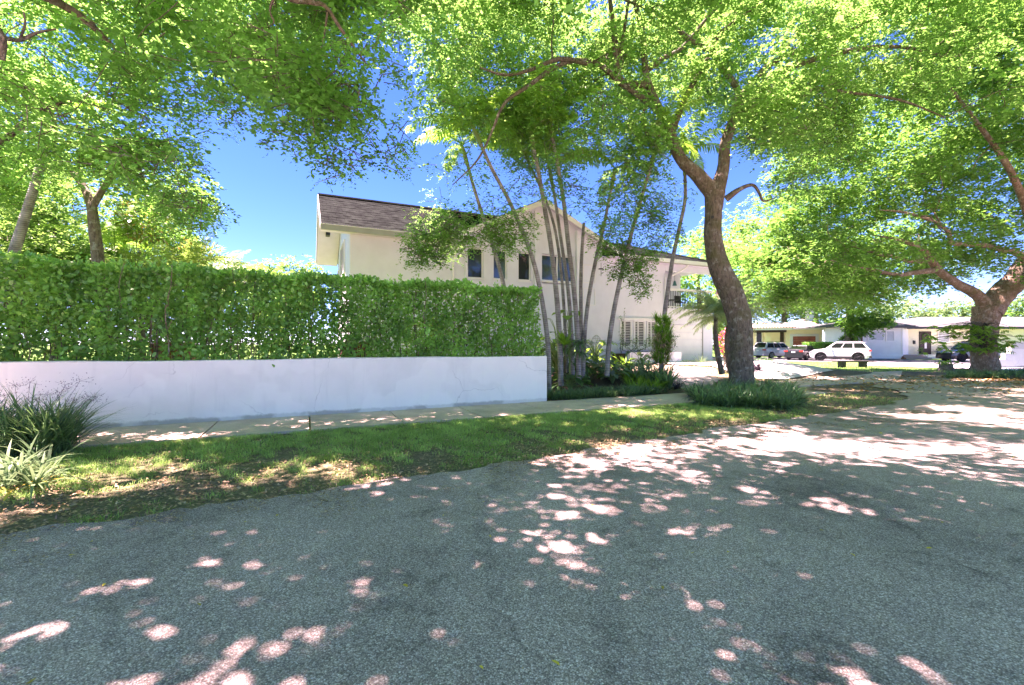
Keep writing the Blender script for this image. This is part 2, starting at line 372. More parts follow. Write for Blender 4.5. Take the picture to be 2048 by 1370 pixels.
# ------------------------------------------------------------------ low white wall
t0 = thing('garden_wall', SN(-6, 11.07, 0), 'low white painted wall running along the sidewalk under the tall hedge', 'wall')
b = MB(); n0, n1 = 10.98, 11.20; ss = np.linspace(-24, 6.08, 40)
ztop = 1.275+.012*np.sin(ss*.9)+.006*np.sin(ss*2.7)
prev=None
V=[];F=[]
for k, s in enumerate(ss):
    z=ztop[k]; wv=.006*math.sin(s*1.3)
    V += [SN(s,n0+wv,-.1), SN(s,n0+wv,z-.012), SN(s,n0+wv+.012,z), SN(s,n1-.012,z), SN(s,n1,z-.012), SN(s,n1,-.1)]
for k in range(len(ss)-1):
    for q in range(5): F.append([k*6+q,(k+1)*6+q,(k+1)*6+q+1,k*6+q+1])
b.add(V,F); b.poly([V[i] for i in range(-6,0)]); b.poly([V[i] for i in range(5,-1,-1)])
b.build('wall_panel', M['wall'], t0, smooth=False)
b = MB(); b.box(0,1,0,1,0,1, T=lambda x,y,z: SN(6.08+x*.015, 10.99+y*.2, z*1.26)); 
# ------------------------------------------------------------------ white two-storey house (street frame s, n)
HN = 19.4; HZ = .45
house = thing('white_house', SN(10, 22, .6), 'white two storey stucco house with dark tiled roof and front gable behind the palms', 'house')
def T(s, n, z): return SN(s, n, z)
def hb(b, s0,s1,n0,n1,z0,z1): b.box(s0,s1,n0,n1,z0,z1, T=T)
EZ = 6.15         # eave height
RN = 23.25; RZ = 8.62; SL = (RZ-EZ)/(RN-18.85)
GC = 10.35         # gable centre
b = MB()
# main body left wing with gable end, right block
def gable_body(s0, s1, n0, n1):
    zr = EZ-.1+SL*((n0+n1)/2-18.85)-.1
    P = [T(s0,n0,HZ-.6),T(s0,n1,HZ-.6),T(s0,n1,EZ+.05),T(s0,(n0+n1)/2,zr+.2),T(s0,n0,EZ+.05)]
    Q = [T(s1,n0,HZ-.6),T(s1,n1,HZ-.6),T(s1,n1,EZ+.05),T(s1,(n0+n1)/2,zr+.2),T(s1,n0,EZ+.05)]
    b.prism(P, Q)
gable_body(1.61, 6.6, HN, 27.1)
# right upper block above rooms, up to the balcony
hb(b, 14.0, 18.3, HN, 27.1, 0, EZ+.05)
hb(b, 6.62, 13.98, HN+.36, 23.2, 0, 6.35)
# garage block and balcony slab
hb(b, 18.3, 21.95, HN+.12, 27.1, 0, 3.62)
hb(b, 18.3, 21.15, HN-.02, HN+.12, 2.72, 3.62); hb(b, 21.2, 21.95, HN-.02, HN+.12, 0, 3.62)
# balcony back wall, far corner pier
hb(b, 18.3, 21.95, 21.9, 27.1, 3.62, EZ+.05); hb(b, 21.65, 21.95, HN+.02, HN+.35, 3.62, 4.0)
hb(b, 18.3, 21.95, HN-.02, HN+.2, 5.72, EZ+.05)
main_wall = b.build('wall', M['stucco'], house)
# gable front: wall with window bays as real openings
b = MB()
GS0, GS1 = 6.5, 14.6; GZ = 6.58; GAP = 8.45
def gz_at(s): return GZ + (GAP-GZ)*(1-abs(s-GC)/(GC-GS0+.15))
G0, G1 = HN-.12, HN+.35
def pier(s0, s1, z0, z1, n0=G0, n1=G1):
    hb(b, s0, s1, n0, n1, z0, z1)
wins = [(6.75,7.42,4.03,5.42),(7.98,8.62,4.0,5.38),(9.22,9.92,4.0,5.35),(10.55,13.0,3.98,5.38)]
# rail bands
zl, zh = 4.55, 6.0
pier(GS0, 13.95, HZ-.6, zl)
pier(GS0, 6.6, zl, zh); 
edges = [(7.36,7.86),(8.55,9.14),(9.81,10.4),(12.2,13.95)]
for a, c in edges: pier(a, c, zl, zh)
# top triangle
P=[T(GS0,G0,zh),T(13.95,G0,zh),T(13.95,G0,gz_at(13.95)-.02),T(GC,G0,gz_at(GC)-.02),T(GS0,G0,gz_at(GS0)-.02)]
b.prism([T(GS0,G0,zh),T(13.95,G0,zh),T(13.95,G0,gz_at(13.95)-.02),T(GC,G0,GAP-.02),T(GS0,G0,gz_at(GS0)-.02)],
        [T(GS0,G1,zh),T(13.95,G1,zh),T(13.95,G1,gz_at(13.95)-.02),T(GC,G1,GAP-.02),T(GS0,G1,gz_at(GS0)-.02)])
# gable cheeks back into the main roof
# projecting pilasters and the deeper middle bay surround
hb(b, 9.95, 10.2, G0-.16, G0-.002, HZ-.6, 8.0); hb(b, 12.3, 12.5, G0-.16, G0-.002, HZ-.6, 7.3)
b.build('gable_wall', M['stucco'], house)
# stair window tower between the gable and the right block (seen right of the gable)
def window(s0, s1, z0, z1, n, frame=.05, mull=0, glass='glass', label=None, name='window', sill=True, head=.0):
    f = MB()
    hb(f, s0, s0+frame, n-.03, n+.05, z0, z1); hb(f, s1-frame, s1, n-.03, n+.05, z0, z1)
    hb(f, s0+frame, s1-frame, n-.03, n+.05, z0, z0+frame); hb(f, s0+frame, s1-frame, n-.03, n+.05, z1-frame, z1)
    for k in range(mull):
        c = s0+(s1-s0)*(k+1)/(mull+1); hb(f, c-.03, c+.03, n-.03, n+.05, z0+frame, z1-frame)
    w = f.build(name, M['white'], house, label=label)
    g = MB(); hb(g, s0+frame, s1-frame, n+.015, n+.02, z0+frame, z1-frame); g.build('pane', M[glass], w)
    if sill:
        g = MB(); hb(g, s0-.06, s1+.06, n-.12, n-.032, z0-.09, z0-.0); g.build('sill', M['white'], w)
    return w
window(6.6,7.36,4.6,5.98,G0+.12); window(7.86,8.55,4.62,5.98,G0+.12); window(9.14,9.81,4.64,5.98,G0+.12)
window(10.4,12.2,4.7,5.98,G0+.12, mull=1)
# entry window, pair one above the other, greyed by blinds
hb_b = MB()
e1 = window(12.75,13.5,4.7,5.65,G0-.005,.04,glass='screen',sill=False); e2 = window(12.75,13.5,3.57,4.45,G0-.005,.04,glass='screen',sill=False)
# shuttered ground-floor windows
def shutter_window(s0, s1, z0, z1):
    n = HN-.06; f = MB()
    hb(f, s0, s0+.07, n, HN+.02, z0, z1); hb(f, s1-.07, s1, n, HN+.02, z0, z1); hb(f, s0+.07, s1-.07, n, HN+.02, z0, z0+.07); hb(f, s0+.07, s1-.07, n, HN+.02, z1-.07, z1)
    w = f.build('window', M['white'], house)
    g = MB(); hb(g, s0+.07, s1-.07, HN-.012, HN-.008, z0+.07, z1-.07); g.build('pane', M['interior'], w)
    sh = MB(); a=s0+.07; c=s1-.07; m=a+(c-a)*.36
    for (u, v) in ((a, m), (m, c)):
        hb(sh, u, u+.045, n+.01, HN-.014, z0+.07, z1-.07)
        hb(sh, v-.045, v, n+.01, HN-.014, z0+.07, z1-.07)
        z = z0+.11
        while z < z1-.1:
            hb(sh, u+.045, v-.045, n+.012, HN-.016, z, z+.028); z += .088
    sh.build('shutter', M['shutter'], w)
for a, c in ((15.15,15.95),(16.05,16.85),(16.95,17.75)): shutter_window(a, c, 1.45, 2.86)
f = MB(); hb(f, 15.0, 17.9, HN-.16, HN-.065, 1.3, 1.44); f.build('window_sill', M['white'], house); f=MB(); hb(f, 15.0, 17.9, HN-.1, HN-.065, 2.87, 3.0); f.build('window_ledge', M['white'], house)
# end wall windows (gable end on the left)
def end_window(n0, n1, z0, z1, panes=3):
    f = MB(); s=1.61
    for (a, c, p, q) in ((n0,n0+.07,z0,z1),(n1-.07,n1,z0,z1),(n0+.07,n1-.07,z0,z0+.07),(n0+.07,n1-.07,z1-.07,z1)): hb(f, s-.07, s-.003, a, c, p, q)
    for k in range(1, panes): m=n0+(n1-n0)*k/panes; hb(f, s-.06, s-.003, m-.025, m+.025, z0+.07, z1-.07)
    w=f.build('window', M['white'], house); g=MB(); hb(g, s-.03, s-.012, n0+.07, n1-.07, z0+.07, z1-.07); g.build('pane', M['glass'], w)
end_window(21.9,24.3,4.9,6.4); end_window(25.2,26.6,4.8,5.6,2)
# garage door
g = MB(); z=.6
for k in range(5): hb(g, 17.95 if False else 18.25, 21.15, HN+.03, HN+.10, .6+k*.42, .6+k*.42+.405)
gd = g.build('garage_door', M['white'], house)
b = MB(); hb(b, 21.15, 21.2, HN-.01, HN+.1, 0.4, 2.72); b.build('door_jamb', M['gutter'], house)
# roof: stepped courses of flat tiles
def roof_slope(b, s0, s1, nlo, zlo, nhi, zhi, courses, s0h=None, s1h=None, th=.035):
    s0h = s0 if s0h is None else s0h; s1h = s1 if s1h is None else s1h
    for k in range(courses):
        t0=k/courses; t1=(k+1)/courses+.01
        n0_=nlo+(nhi-nlo)*t0; n1_=nlo+(nhi-nlo)*t1; z0_=zlo+(zhi-zlo)*t0; z1_=zlo+(zhi-zlo)*t1
        a0=s0+(s0h-s0)*t0; a1=s0+(s0h-s0)*t1; c0=s1+(s1h-s1)*t0; c1=s1+(s1h-s1)*t1
        w=.305; q=a0-(k%2)*w/2
        while q < c0:
            u=max(q,a0)+.006; v=min(q+w,c0)-.002
            if v-u>.02:
                j=rng.normal()*.004
                du = (a1-a0) if q<=a0 else 0; dv=(c1-c0) if q+w>=c0 else 0
                P=[T(u,n0_,z0_+j),T(v,n0_,z0_+j),T(v+dv,n1_,z1_+j-.01),T(u+du,n1_,z1_+j-.01)]
                b.prism(P,[p+[0,0,th] for p in P])
            q+=w
r = MB()
roof_slope(r, .5, 6.9, 18.85, EZ+.05, RN, RZ, 13, th=.055)
RR_=7.85
roof_slope(r, 14.3, 22.6, 18.85, EZ+.05, RN, RR_, 12, None, 18.3, th=.055)
# back slope and hip end as plain tiled planes
def slab(b, P, th=.05): P=[np.array(p) for p in P]; b.prism(P,[p+[0,0,th] for p in P])
slab(r, [T(.5,RN+.01,RZ),T(13,RN+.01,RZ),T(13,27.7,EZ+.02),T(.5,27.7,EZ+.02)])
slab(r, [T(13.02,RN+.01,RR_),T(18.3,RN+.01,RR_),T(22.6,27.7,EZ+.02),T(13.02,27.7,EZ+.02)])
slab(r, [T(22.62,18.85,EZ+.04),T(22.62,27.7,EZ+.04),T(18.32,RN,RR_+.01)])
# front gable slopes (run back to the ridge of the main roof)
ov=.45
sl=(GAP-GZ)/(GC-GS0+.15)
for sgn in (-1,1):
    se = GC+sgn*(GC-GS0+.15+ov*.7); ze = GZ-sl*ov*.7
    for k in range(14):
        a=k/14; c=(k+1)/14+.012
        s_a=se+(GC-se)*a; s_c=se+(GC-se)*c; z_a=ze+.03+(GAP+.05-ze)*a; z_c=ze+.03+(GAP+.05-ze)*c
        P=[T(s_a,G0-.42,z_a),T(s_a,RN,z_a),T(s_c,RN,z_c-.012),T(s_c,G0-.42,z_c-.012)]
        if sgn>0: P=P[::-1]
        r.prism(P,[p+[0,0,.04] for p in P])
r.tube([T(.5,RN,RZ+.06),T(13,RN,RZ+.06)], .09, 6); r.tube([T(13,RN,RR_+.06),T(18.3,RN,RR_+.06)], .09, 6); r.tube([T(GC,G0-.42,GAP+.1),T(GC,RN,GAP+.1)], .09, 6); r.tube([T(18.3,RN,RR_+.06),T(22.6,18.85,EZ+.1)], .08, 6)
roof = r.build('roof', M['rooftile'], house)
# fascias, gutter, soffits
f = MB()
hb(f, .5, 6.35, 18.72, 18.83, EZ-.14, EZ+.06); f.build('gutter', M['gutter'], house); f=MB(); hb(f, 14.9, 22.62, 18.72, 18.83, EZ-.14, EZ+.06)
f.build('gutter', M['gutter'], house)
f = MB(); hb(f, .5, 6.35, 18.70, 18.84, EZ+.061, EZ+.085); hb(f, 14.9, 22.62, 18.66, 18.84, EZ-.1, EZ+.085)
for sgn in (-1,1):
    se = GC+sgn*(GC-GS0+.15+ov*.7); ze = GZ-sl*ov*.7
    P=[T(se,G0-.46,ze-.2),T(GC,G0-.46,GAP-.18),T(GC,G0-.46,GAP+.07),T(se,G0-.46,ze+.05)]
    f.prism(P,[np.array(p)+np.array([*(N*.04),0]) for p in P])
# left rake board
P=[T(.47,18.72,EZ-.12),T(.47,RN,RZ-.12),T(.47,27.7,EZ-.12),T(.47,27.7,EZ+.06),T(.47,RN,RZ+.07),T(.47,18.72,EZ+.08)]
f.prism(P,[np.array(p)+np.array([*(D*.03),0]) for p in P])
f.build('fascia', M['white'], house)
f = MB()
hb(f, .52, 6.6, 18.84, HN, EZ-.08, EZ-.03); hb(f, 14.0, 22.6, 18.84, HN+.5, EZ-.08, EZ-.03); hb(f, 18.3, 22.6, HN+.5, 27.6, EZ-.08, EZ-.03)
# sloping rake soffit on the left end
P=[T(.52,18.84,EZ-.09),T(1.6,18.84,EZ-.09),T(1.6,RN,RZ-.14),T(.52,RN,RZ-.14)]; slab(f,P,.03)
P=[T(.52,RN,RZ-.14),T(1.6,RN,RZ-.14),T(1.6,27.65,EZ-.09),T(.52,27.65,EZ-.09)]; slab(f,P,.03)
for sgn in (-1,1):
    se = GC+sgn*(GC-GS0+.15+ov*.7); ze = GZ-sl*ov*.7
    P=[T(se,G0-.41,ze-.02),T(se,G0+.4,ze-.02),T(GC,G0+.4,GAP-.03),T(GC,G0-.41,GAP-.03)]; slab(f,P,.02)
f.build('soffit', M['soffit'], house)
f = MB(); P0=T(.95,25.6,0)
k=(25.6-RN)/(27.65-RN); zz=RZ-.14+(EZ-.09-RZ+.14)*k
hb(f, .9, 1.1, 24.9, 25.35, zz+.0, zz+.14); f.build('soffit_vent', M['metal'], house)
# downspouts
def spout(s, ntop):
    m=MB(); m.tube([T(s,18.78,EZ-.12),T(s,18.85,EZ-.3),T(s-.02,HN-.25,EZ-.62),T(s-.05,HN-.07,EZ-.85),T(s-.05,HN-.07,.7)], .05, 8); m.build('downspout', M['white'], house, smooth=True)
spout(6.0, 0); 
m=MB(); m.tube([T(19.4,18.78,EZ-.12),T(19.3,18.9,EZ-.3),T(18.7,HN-.15,EZ-.7),T(18.22,HN-.07,EZ-.85),T(18.22,HN-.07,.7)], .05, 8); m.build('downspout', M['white'], house, smooth=True)
# balcony railing
m=MB(); hb(m, 18.32, 21.95, HN-.0, HN+.14, 4.62, 4.76); hb(m, 18.32,21.95,HN+.02,HN+.08,3.7,3.74)
m.build('balcony_rail', M['white'], house)
m=MB(); s=18.45
while s<21.9: hb(m, s, s+.025, HN+.03, HN+.055, 3.74, 4.62); s+=.13
m.build('baluster_screen', M['metal'], house)
m=MB(); hb(m, 19.3, 20.2, 21.86, 21.895, 3.7, 5.5); m.build('balcony_door', M['interior'], house)
# things on the house
lan = thing('hanging_lantern', T(19.5,HN+.5,5.2), 'teal bell hanging from the balcony ceiling of the white house', 'lantern')
m=MB(); m.lathe(T(19.5,HN+.5,5.0), [(.001,.3),(.04,.28),(.07,.2),(.10,.08),(.14,.0),(.001,.0)], 12); m.build('bell_shade', M['teal'], lan, smooth=True)
m=MB(); m.tube([T(19.5,HN+.5,5.28),T(19.5,HN+.5,6.06)], .008, 5); m.build('chain', M['metal'], lan)
pen = thing('pendant_lamp', T(13.3,G0-.3,5.3), 'small dark pendant lamp hanging before the front gable entry', 'lamp')
m=MB(); m.tube([T(13.62,G0-.35,5.05),T(13.62,G0-.35,5.72)], .012, 5); m.build('stem', M['metal'], pen); m=MB(); m.lathe(T(13.62,G0-.35,5.4), [(.001,.06),(.12,.04),(.14,0),(.001,0)], 12); m.build('lamp_shade', M['metal'], pen)
pen.location = Vector(pen.location)
# balcony table and two chairs
def patio_chair(s, n, label):
    c = thing('patio_chair', T(s,n,3.62), label, 'chair', 'dark chairs on the balcony')
    m=MB(); hb(m,s-.22,s+.22,n-.22,n+.22,4.05,4.09); m.build('seat', M['metal'], c)
    m=MB(); hb(m,s-.22,s+.22,n+.18,n+.22,4.1,4.5); m.build('backrest', M['metal'], c)
    for a in (-.2,.17):
        for d in (-.2,.17): m=MB(); hb(m,s+a,s+a+.03,n+d,n+d+.03,3.63,4.05); m.build('leg', M['metal'], c)
patio_chair(18.95,20.2,'dark patio chair on the balcony, nearer the house wall'); patio_chair(20.3,20.3,'dark patio chair on the balcony, beside the outer corner')
pt = thing('patio_table', T(19.6,20.2,3.62), 'small dark table between the balcony chairs', 'table')
m=MB(); m.lathe(T(19.6,20.2,3.62), [(.001,.55),(.38,.55),(.38,.58),(.001,.58)], 16); m.build('table_top', M['metal'], pt); m=MB(); m.tube([T(19.6,20.2,3.63),T(19.6,20.2,4.17)],.03,8); m.build('table_leg', M['metal'], pt)
# flag on the far corner of the balcony
fl = thing('flag', T(22.0,HN-.2,4.3), 'red and white striped flag on a slanting pole at the balcony corner', 'flag')
m=MB(); m.tube([T(21.9,HN,4.1),T(21.6,HN-1.1,5.6)],.018,6); m.build('flag_pole', M['white'], fl)
def red(name,c): return simple(name,c,.7,.1)
M['flagred']=red('flag_red',(.5,.05,.06)); M['flagblue']=red('flag_blue',(.03,.05,.22)); M['flagwhite']=red('flag_white',(.8,.8,.8))
m=MB(); k=13; L=11
Vv=[];Ff=[];mi=[]
base=np.array(T(21.62,HN-1.05,5.55)); pole=np.array(T(21.85,HN-.2,4.4))-base
for i_ in range(k+1):
    for j_ in range(L+1):
        a=i_/k; c=j_/L
        p=base+pole*a*.8+np.array([0.42*c*(1-.4*a)+.05*math.sin(c*9+a*3), -.1*c, -1.0*c+.04*math.sin(c*7)])
        Vv.append(p)
for i_ in range(k):
    for j_ in range(L):
        q=[i_*(L+1)+j_,i_*(L+1)+j_+1,(i_+1)*(L+1)+j_+1,(i_+1)*(L+1)+j_]; Ff.append(q); mi.append(2 if (i_<7 and j_<4) else i_%2)
m.add(Vv,Ff); m.m=[np.array(mi)]; m.build('flag_cloth',[M['flagred'],M['flagwhite'],M['flagblue']],fl)
# white planter wall in front of the shuttered windows
pw = thing('planter_wall', T(15.5,18.2,.6), 'low white planter wall below the shuttered windows', 'planter')
m=MB(); hb(m,14.6,18.0,17.9,18.1,.3,1.18); hb(m,17.8,18.0,18.1,18.95,.3,1.179); m.build('planter_shell', M['stucco'], pw)
m=MB(); hb(m,14.6,17.8,18.1,19.3,.5,1.1); m.build('planter_soil', M['mulch'], pw)
# wire bird cage ornament on the wall side
bc = thing('birdcage', T(13.1,18.6,1.3), 'white wire birdcage with a domed top, standing before the white house wall', 'birdcage')
m=MB(); c=T(13.1,18.6,1.25)
for a in range(12):
    th=a/12*6.283; pr=[(.26,0),(.26,.42),(.24,.55),(.17,.68),(.06,.78),(0,.8)]
    m.tube([c+np.array([r_*math.cos(th),r_*math.sin(th),z_]) for r_,z_ in pr], .006, 4)
for z_,r_ in ((0,.26),(.22,.26),(.42,.26),(.62,.21)): m.tube([c+np.array([r_*math.cos(t_),r_*math.sin(t_),z_]) for t_ in np.linspace(0,6.283,17)], .007, 4)
m.build('wire_dome', M['gutter'], bc)
m=MB(); m.lathe(c, [(.001,-.02),(.28,-.02),(.28,.02),(.001,.02)], 16); m.build('base', M['white'], bc); m=MB(); m.lathe(T(13.1,18.6,.5), [(.16,0),(.1,.1),(.07,.5),(.12,.72),(.001,.73)], 12); m.build('pedestal', M['soffit'], bc)
# brick planters glimpsed through the hedge
for s_, lab in ((-3.2,'orange brick garden planter glimpsed through the hedge, nearer the street corner of the lawn'),(1.35,'orange brick garden planter glimpsed through the hedge, close under the house corner')):
    bp = thing('brick_planter', SN(s_,14.6,0), lab, 'planter', 'brick planters behind the hedge')
    m=MB(); z0=float(gz(*SN(s_,14.6)[:2])); hb(m,s_-.4,s_+.4,14.2,15.0,z0-.1,1.62); m.build('brick_shell', M['brick'], bp)
    m=MB(); hb(m,s_-.34,s_+.34,14.27,14.93,1.621,1.65); m.build('soil', M['mulch'], bp)
# ------------------------------------------------------------------ vegetation tools
def unit(v): return v/(np.linalg.norm(v, axis=-1, keepdims=True)+1e-9)
def rnd_dir(k, flat=1.0):
    d = rng.normal(size=(k,3)); d[:,2]*=flat; return unit(d)
_ph = rng.random((6,3))*6.28; _fr = unit(rng.normal(size=(6,3)))
def nz(P, sc):
    """cheap smooth 3-D noise in about -1..1"""
    q = P/sc; r = 0
    for k in range(6): r = r+np.sin((q@_fr[k])*(4.0+k*1.3)+_ph[k,0]+1.7*np.sin(q@_fr[(k+2)%6]*3.1+_ph[k,1]))
    return r/3.2
def leaves(mb, P, d, nrm, L, Wd, rnd, fold=.12):
    """rhombic folded leaves: base P, direction d, normal nrm"""
    d = unit(d); side = unit(np.cross(nrm, d)); up = np.cross(d, side)
    L = np.broadcast_to(L, (len(P),))[:,None]; Wd = np.broadcast_to(Wd, (len(P),))[:,None]
    a = P; m = P+d*L*.48; t = P+d*L
    l = m+side*Wd*.5+up*Wd*fold; r = m-side*Wd*.5+up*Wd*fold
    V = np.stack([a, r, t, l], 1).reshape(-1,3); F = np.arange(len(P)*4).reshape(-1,4)
    mb.add(V, F, rnd)
def ovals(mb, P, d, nrm, L, Wd, rnd, fold=.1):
    """rounder six-point leaves"""
    d = unit(d); side = unit(np.cross(nrm, d)); up = np.cross(d, side)
    L = np.broadcast_to(L, (len(P),))[:,None]; Wd = np.broadcast_to(Wd, (len(P),))[:,None]
    pts = [P, P+d*L*.35-side*Wd*.45+up*Wd*fold, P+d*L*.75-side*Wd*.42+up*Wd*fold, P+d*L-up*L*.08, P+d*L*.75+side*Wd*.42+up*Wd*fold, P+d*L*.35+side*Wd*.45+up*Wd*fold]
    V = np.stack(pts, 1).reshape(-1,3); mb.add(V, np.arange(len(P)*6).reshape(-1,6), rnd)
def blades(mb, P, az, L, Wd, lean, droop, seg=4, rnd=.5, fold=0.0):
    """strap leaves that arch over; all arrays of length k"""
    k = len(P); L=np.broadcast_to(L,(k,)); Wd=np.broadcast_to(Wd,(k,)); lean=np.broadcast_to(lean,(k,)); droop=np.broadcast_to(droop,(k,))
    h = np.stack([np.cos(az), np.sin(az), np.zeros(k)],1); side = np.stack([-np.sin(az), np.cos(az), np.zeros(k)],1)
    p = P.copy(); rows=[]
    for i in range(seg+1):
        t=i/seg; w = Wd*(.55+.9*t if t<.4 else .91*(1-((t-.4)/.6)**1.6)+.02)*.5
        rows.append(p-side*w[:,None]); rows.append(p+side*w[:,None])
        th = lean+droop*(t+.5/seg)
        p = p+(h*np.sin(th)[:,None]+np.array([0,0,1.0])*np.cos(th)[:,None])*(L/seg)[:,None]
    V = np.stack(rows,1).reshape(-1,3); nv=2*(seg+1); base=np.arange(k)[:,None]*nv
    F=[]
    for i in range(seg): F.append(np.concatenate([base+2*i, base+2*i+1, base+2*i+3, base+2*i+2],1))
    F=np.stack(F,1).reshape(-1,4); r = np.repeat(np.broadcast_to(rnd,(k,)), seg)
    mb.add(V,F,r)
def smooth_path(P, k=4):
    P=np.asarray(P,float)
    if len(P)<3:
        return np.array([P[0]+(P[-1]-P[0])*t for t in np.linspace(0,1,k+1)])
    Q=np.vstack([2*P[0]-P[1],P,2*P[-1]-P[-2]]); out=[]
    for i in range(1,len(Q)-2):
        for t in np.arange(k)/k:
            out.append(.5*((2*Q[i])+(-Q[i-1]+Q[i+1])*t+(2*Q[i-1]-5*Q[i]+4*Q[i+1]-Q[i+2])*t*t+(-Q[i-1]+3*Q[i]-3*Q[i+1]+Q[i+2])*t**3))
    out.append(P[-1]); return np.array(out)
class Tree:
    def __init__(self): self.wood=MB(); self.nodes=[]; self.rad=[]
    def limb(self, pts, r, sides=8, k=4, bump=.05, wob=0.0):
        P=smooth_path(pts,k); r=np.interp(np.linspace(0,1,len(P)), np.linspace(0,1,len(r)), r)
        if wob: P[1:-1]+=rng.normal(size=P[1:-1].shape)*wob
        self.wood.tube(P, r, sides, bump=bump)
        self.nodes += list(P); self.rad += list(r); return P
    def grow(self, C, rmin=.012, scale=.05, minr=.0):
        """join every clump centre to the nearest wood with a curved branch"""
        base=np.array(self.nodes); rb=np.array(self.rad)
        root=base[0]; order=np.argsort(np.linalg.norm(C-base.mean(0),axis=1))
        for i in order:
            c=C[i]; dd=np.linalg.norm(base-c,axis=1)+np.where(rb<minr,50,0); j=int(np.argmin(dd)); a=base[j]; L=dd[j]
            if L<.25 or L>14: continue
            r0=min(rb[j]*.7, max(rmin*1.3, scale*L*.35)); 
            mid1=a+(c-a)*.35+rng.normal(size=3)*L*.07+np.array([0,0,.06*L]); mid2=a+(c-a)*.7+rng.normal(size=3)*L*.07
            P=smooth_path([a,mid1,mid2,c],3); rr=np.linspace(r0,rmin,len(P)); self.wood.tube(P,rr,5 if r0<.05 else 7,cap=False)
            base=np.vstack([base,P[2:]]); rb=np.concatenate([rb,rr[2:]])
        self.nodes=list(base); self.rad=list(rb)
def foliage(mb, C, Rr, per, L, Wd, twig=None, thr=-.25, nscale=2.2, sprig=8, splen=.32, flat=.6, drop=.25, shape='rhomb'):
    """leafy sprigs filling ellipsoid clumps C (k,3) with radii Rr (k,3)"""
    k=len(C)
    per=np.broadcast_to(per,(k,)).astype(int); idx=np.repeat(np.arange(k),per)
    d=rnd_dir(len(idx)); rad=rng.random(len(idx))**.45
    S=C[idx]+d*Rr[idx]*rad[:,None]
    keep=nz(S,nscale)+.5*nz(S,nscale*.35)>thr+rng.normal(size=len(S))*.12
    S=S[keep]; idx=idx[keep]; d=d[keep]
    if len(S)==0: return
    out=unit(d*np.array([1,1,.5])+rng.normal(size=d.shape)*.7); out[:,2]=out[:,2]*flat-drop; out=unit(out)
    side=unit(np.cross(out,np.array([0,0,1.0])))
    n=len(S); t=(np.arange(sprig)+.5)/sprig
    sl=splen*(.6+.8*rng.random(n))
    Pm=S[:,None,:]+out[:,None,:]*(t[None,:,None]*sl[:,None,None])+np.array([0,0,-1.0])*(t**2)[None,:,None]*(sl*.35)[:,None,None]
    sg=np.where(np.arange(sprig)%2==0,1,-1)
    ld=out[:,None,:]*.55+side[:,None,:]*sg[None,:,None]+rng.normal(size=(n,sprig,3))*.35
    nr=np.array([0,0,1.0])+rng.normal(size=(n,sprig,3))*.42
    clr=rng.random(n)*.35+np.clip(.32+.3*nz(S,nscale*.8),0,.6)
    r=np.clip(clr[:,None]+rng.random((n,sprig))*.3-.1,0,1)
    LL=L*(.5+1.05*rng.random(n*sprig)**1.3)*np.repeat(.8+.5*rng.random(n),sprig); fn=ovals if shape=='oval' else leaves
    fn(mb,Pm.reshape(-1,3),ld.reshape(-1,3),nr.reshape(-1,3),LL,LL*Wd/L,r.ravel())
    if twig is not None:
        sel=rng.random(n)<.16
        for a,o,s_ in zip(S[sel],out[sel],sl[sel]): twig.tube([a-o*.25,a,a+o*s_*.7],[.009,.007,.004],3,cap=False)
def in_poly(px,py,poly):
    c=np.zeros(len(px),bool); k=len(poly); j=k-1
    for i in range(k):
        xi,yi=poly[i]; xj,yj=poly[j]
        c^=((yi>py)!=(yj>py))&(px<(xj-xi)*(py-yi)/((yj-yi) or 1e-9)+xi); j=i
    return c
def clumps(poly, k, y0, y1, zmin=2.2, bias=None):
    """crown volume seen through an outline: centres spread at real depths y0..y1"""
    xs=[p[0] for p in poly]; ys=[p[1] for p in poly]; out=[]
    while len(out)<k:
        px=rng.uniform(min(xs),max(xs),400); py=rng.uniform(min(ys),max(ys),400); m=in_poly(px,py,poly)
        for a,c in zip(px[m],py[m]):
            Yd=(y0**3+(y1**3-y0**3)*rng.random())**(1/3)
            p=W(a,c,Yd)
            if p[2]>zmin: out.append(p)
            if len(out)>=k: break
    return np.array(out)
def plant(name,label,cat,x,y,z=None,group=None):
    z=float(gz(x,y)) if z is None else z
    return thing(name,(x,y,z),label,cat,group)
# ------------------------------------------------------------------ the street tree in the verge
def WP(lst): return [W(*p) for p in lst]
SUN_EL,SUN_AZ=R(68),R(-84)
TS=np.array([math.cos(SUN_EL)*math.sin(SUN_AZ),math.cos(SUN_EL)*math.cos(SUN_AZ),math.sin(SUN_EL)])
def sunlit(up):    # gaps cut into the unseen crown to land sun patches on road and walk
    out=[]
    for p in up:
        g=p-TS*(p[2]/TS[2]); drop=False
        for cx_,cy_,rx_,ry_,pr in ((4.8,7.0,4.6,1.25,.97),(-2.4,2.8,1.0,.35,.4),(12,9.5,4.5,1.4,.75),(2.2,4.6,3.2,1.0,.3),(-1.0,9.9,3.0,.6,.8)):
            if ((g[0]-cx_)/rx_)**2+((g[1]-cy_)/ry_)**2<1 and rng.random()<pr: drop=True
        if not drop: out.append(p)
    return np.array(out)
tr=Tree()
ft=thing('street_tree',W(1483,778,16.0)*[1,1,0],'big forked shade tree with a curved mossy trunk ringed by strappy ground cover','tree')
tr.limb(WP([(1484,790,16),(1483,755,16),(1482,700,16),(1480,650,16.05),(1466,595,16.1),(1441,540,16.1),(1426,480,16.05),(1427,425,16),(1430,385,16)]),[.52,.42,.385,.40,.415,.37,.30,.285,.35],14,5,.045)
J=(1430,392,16)
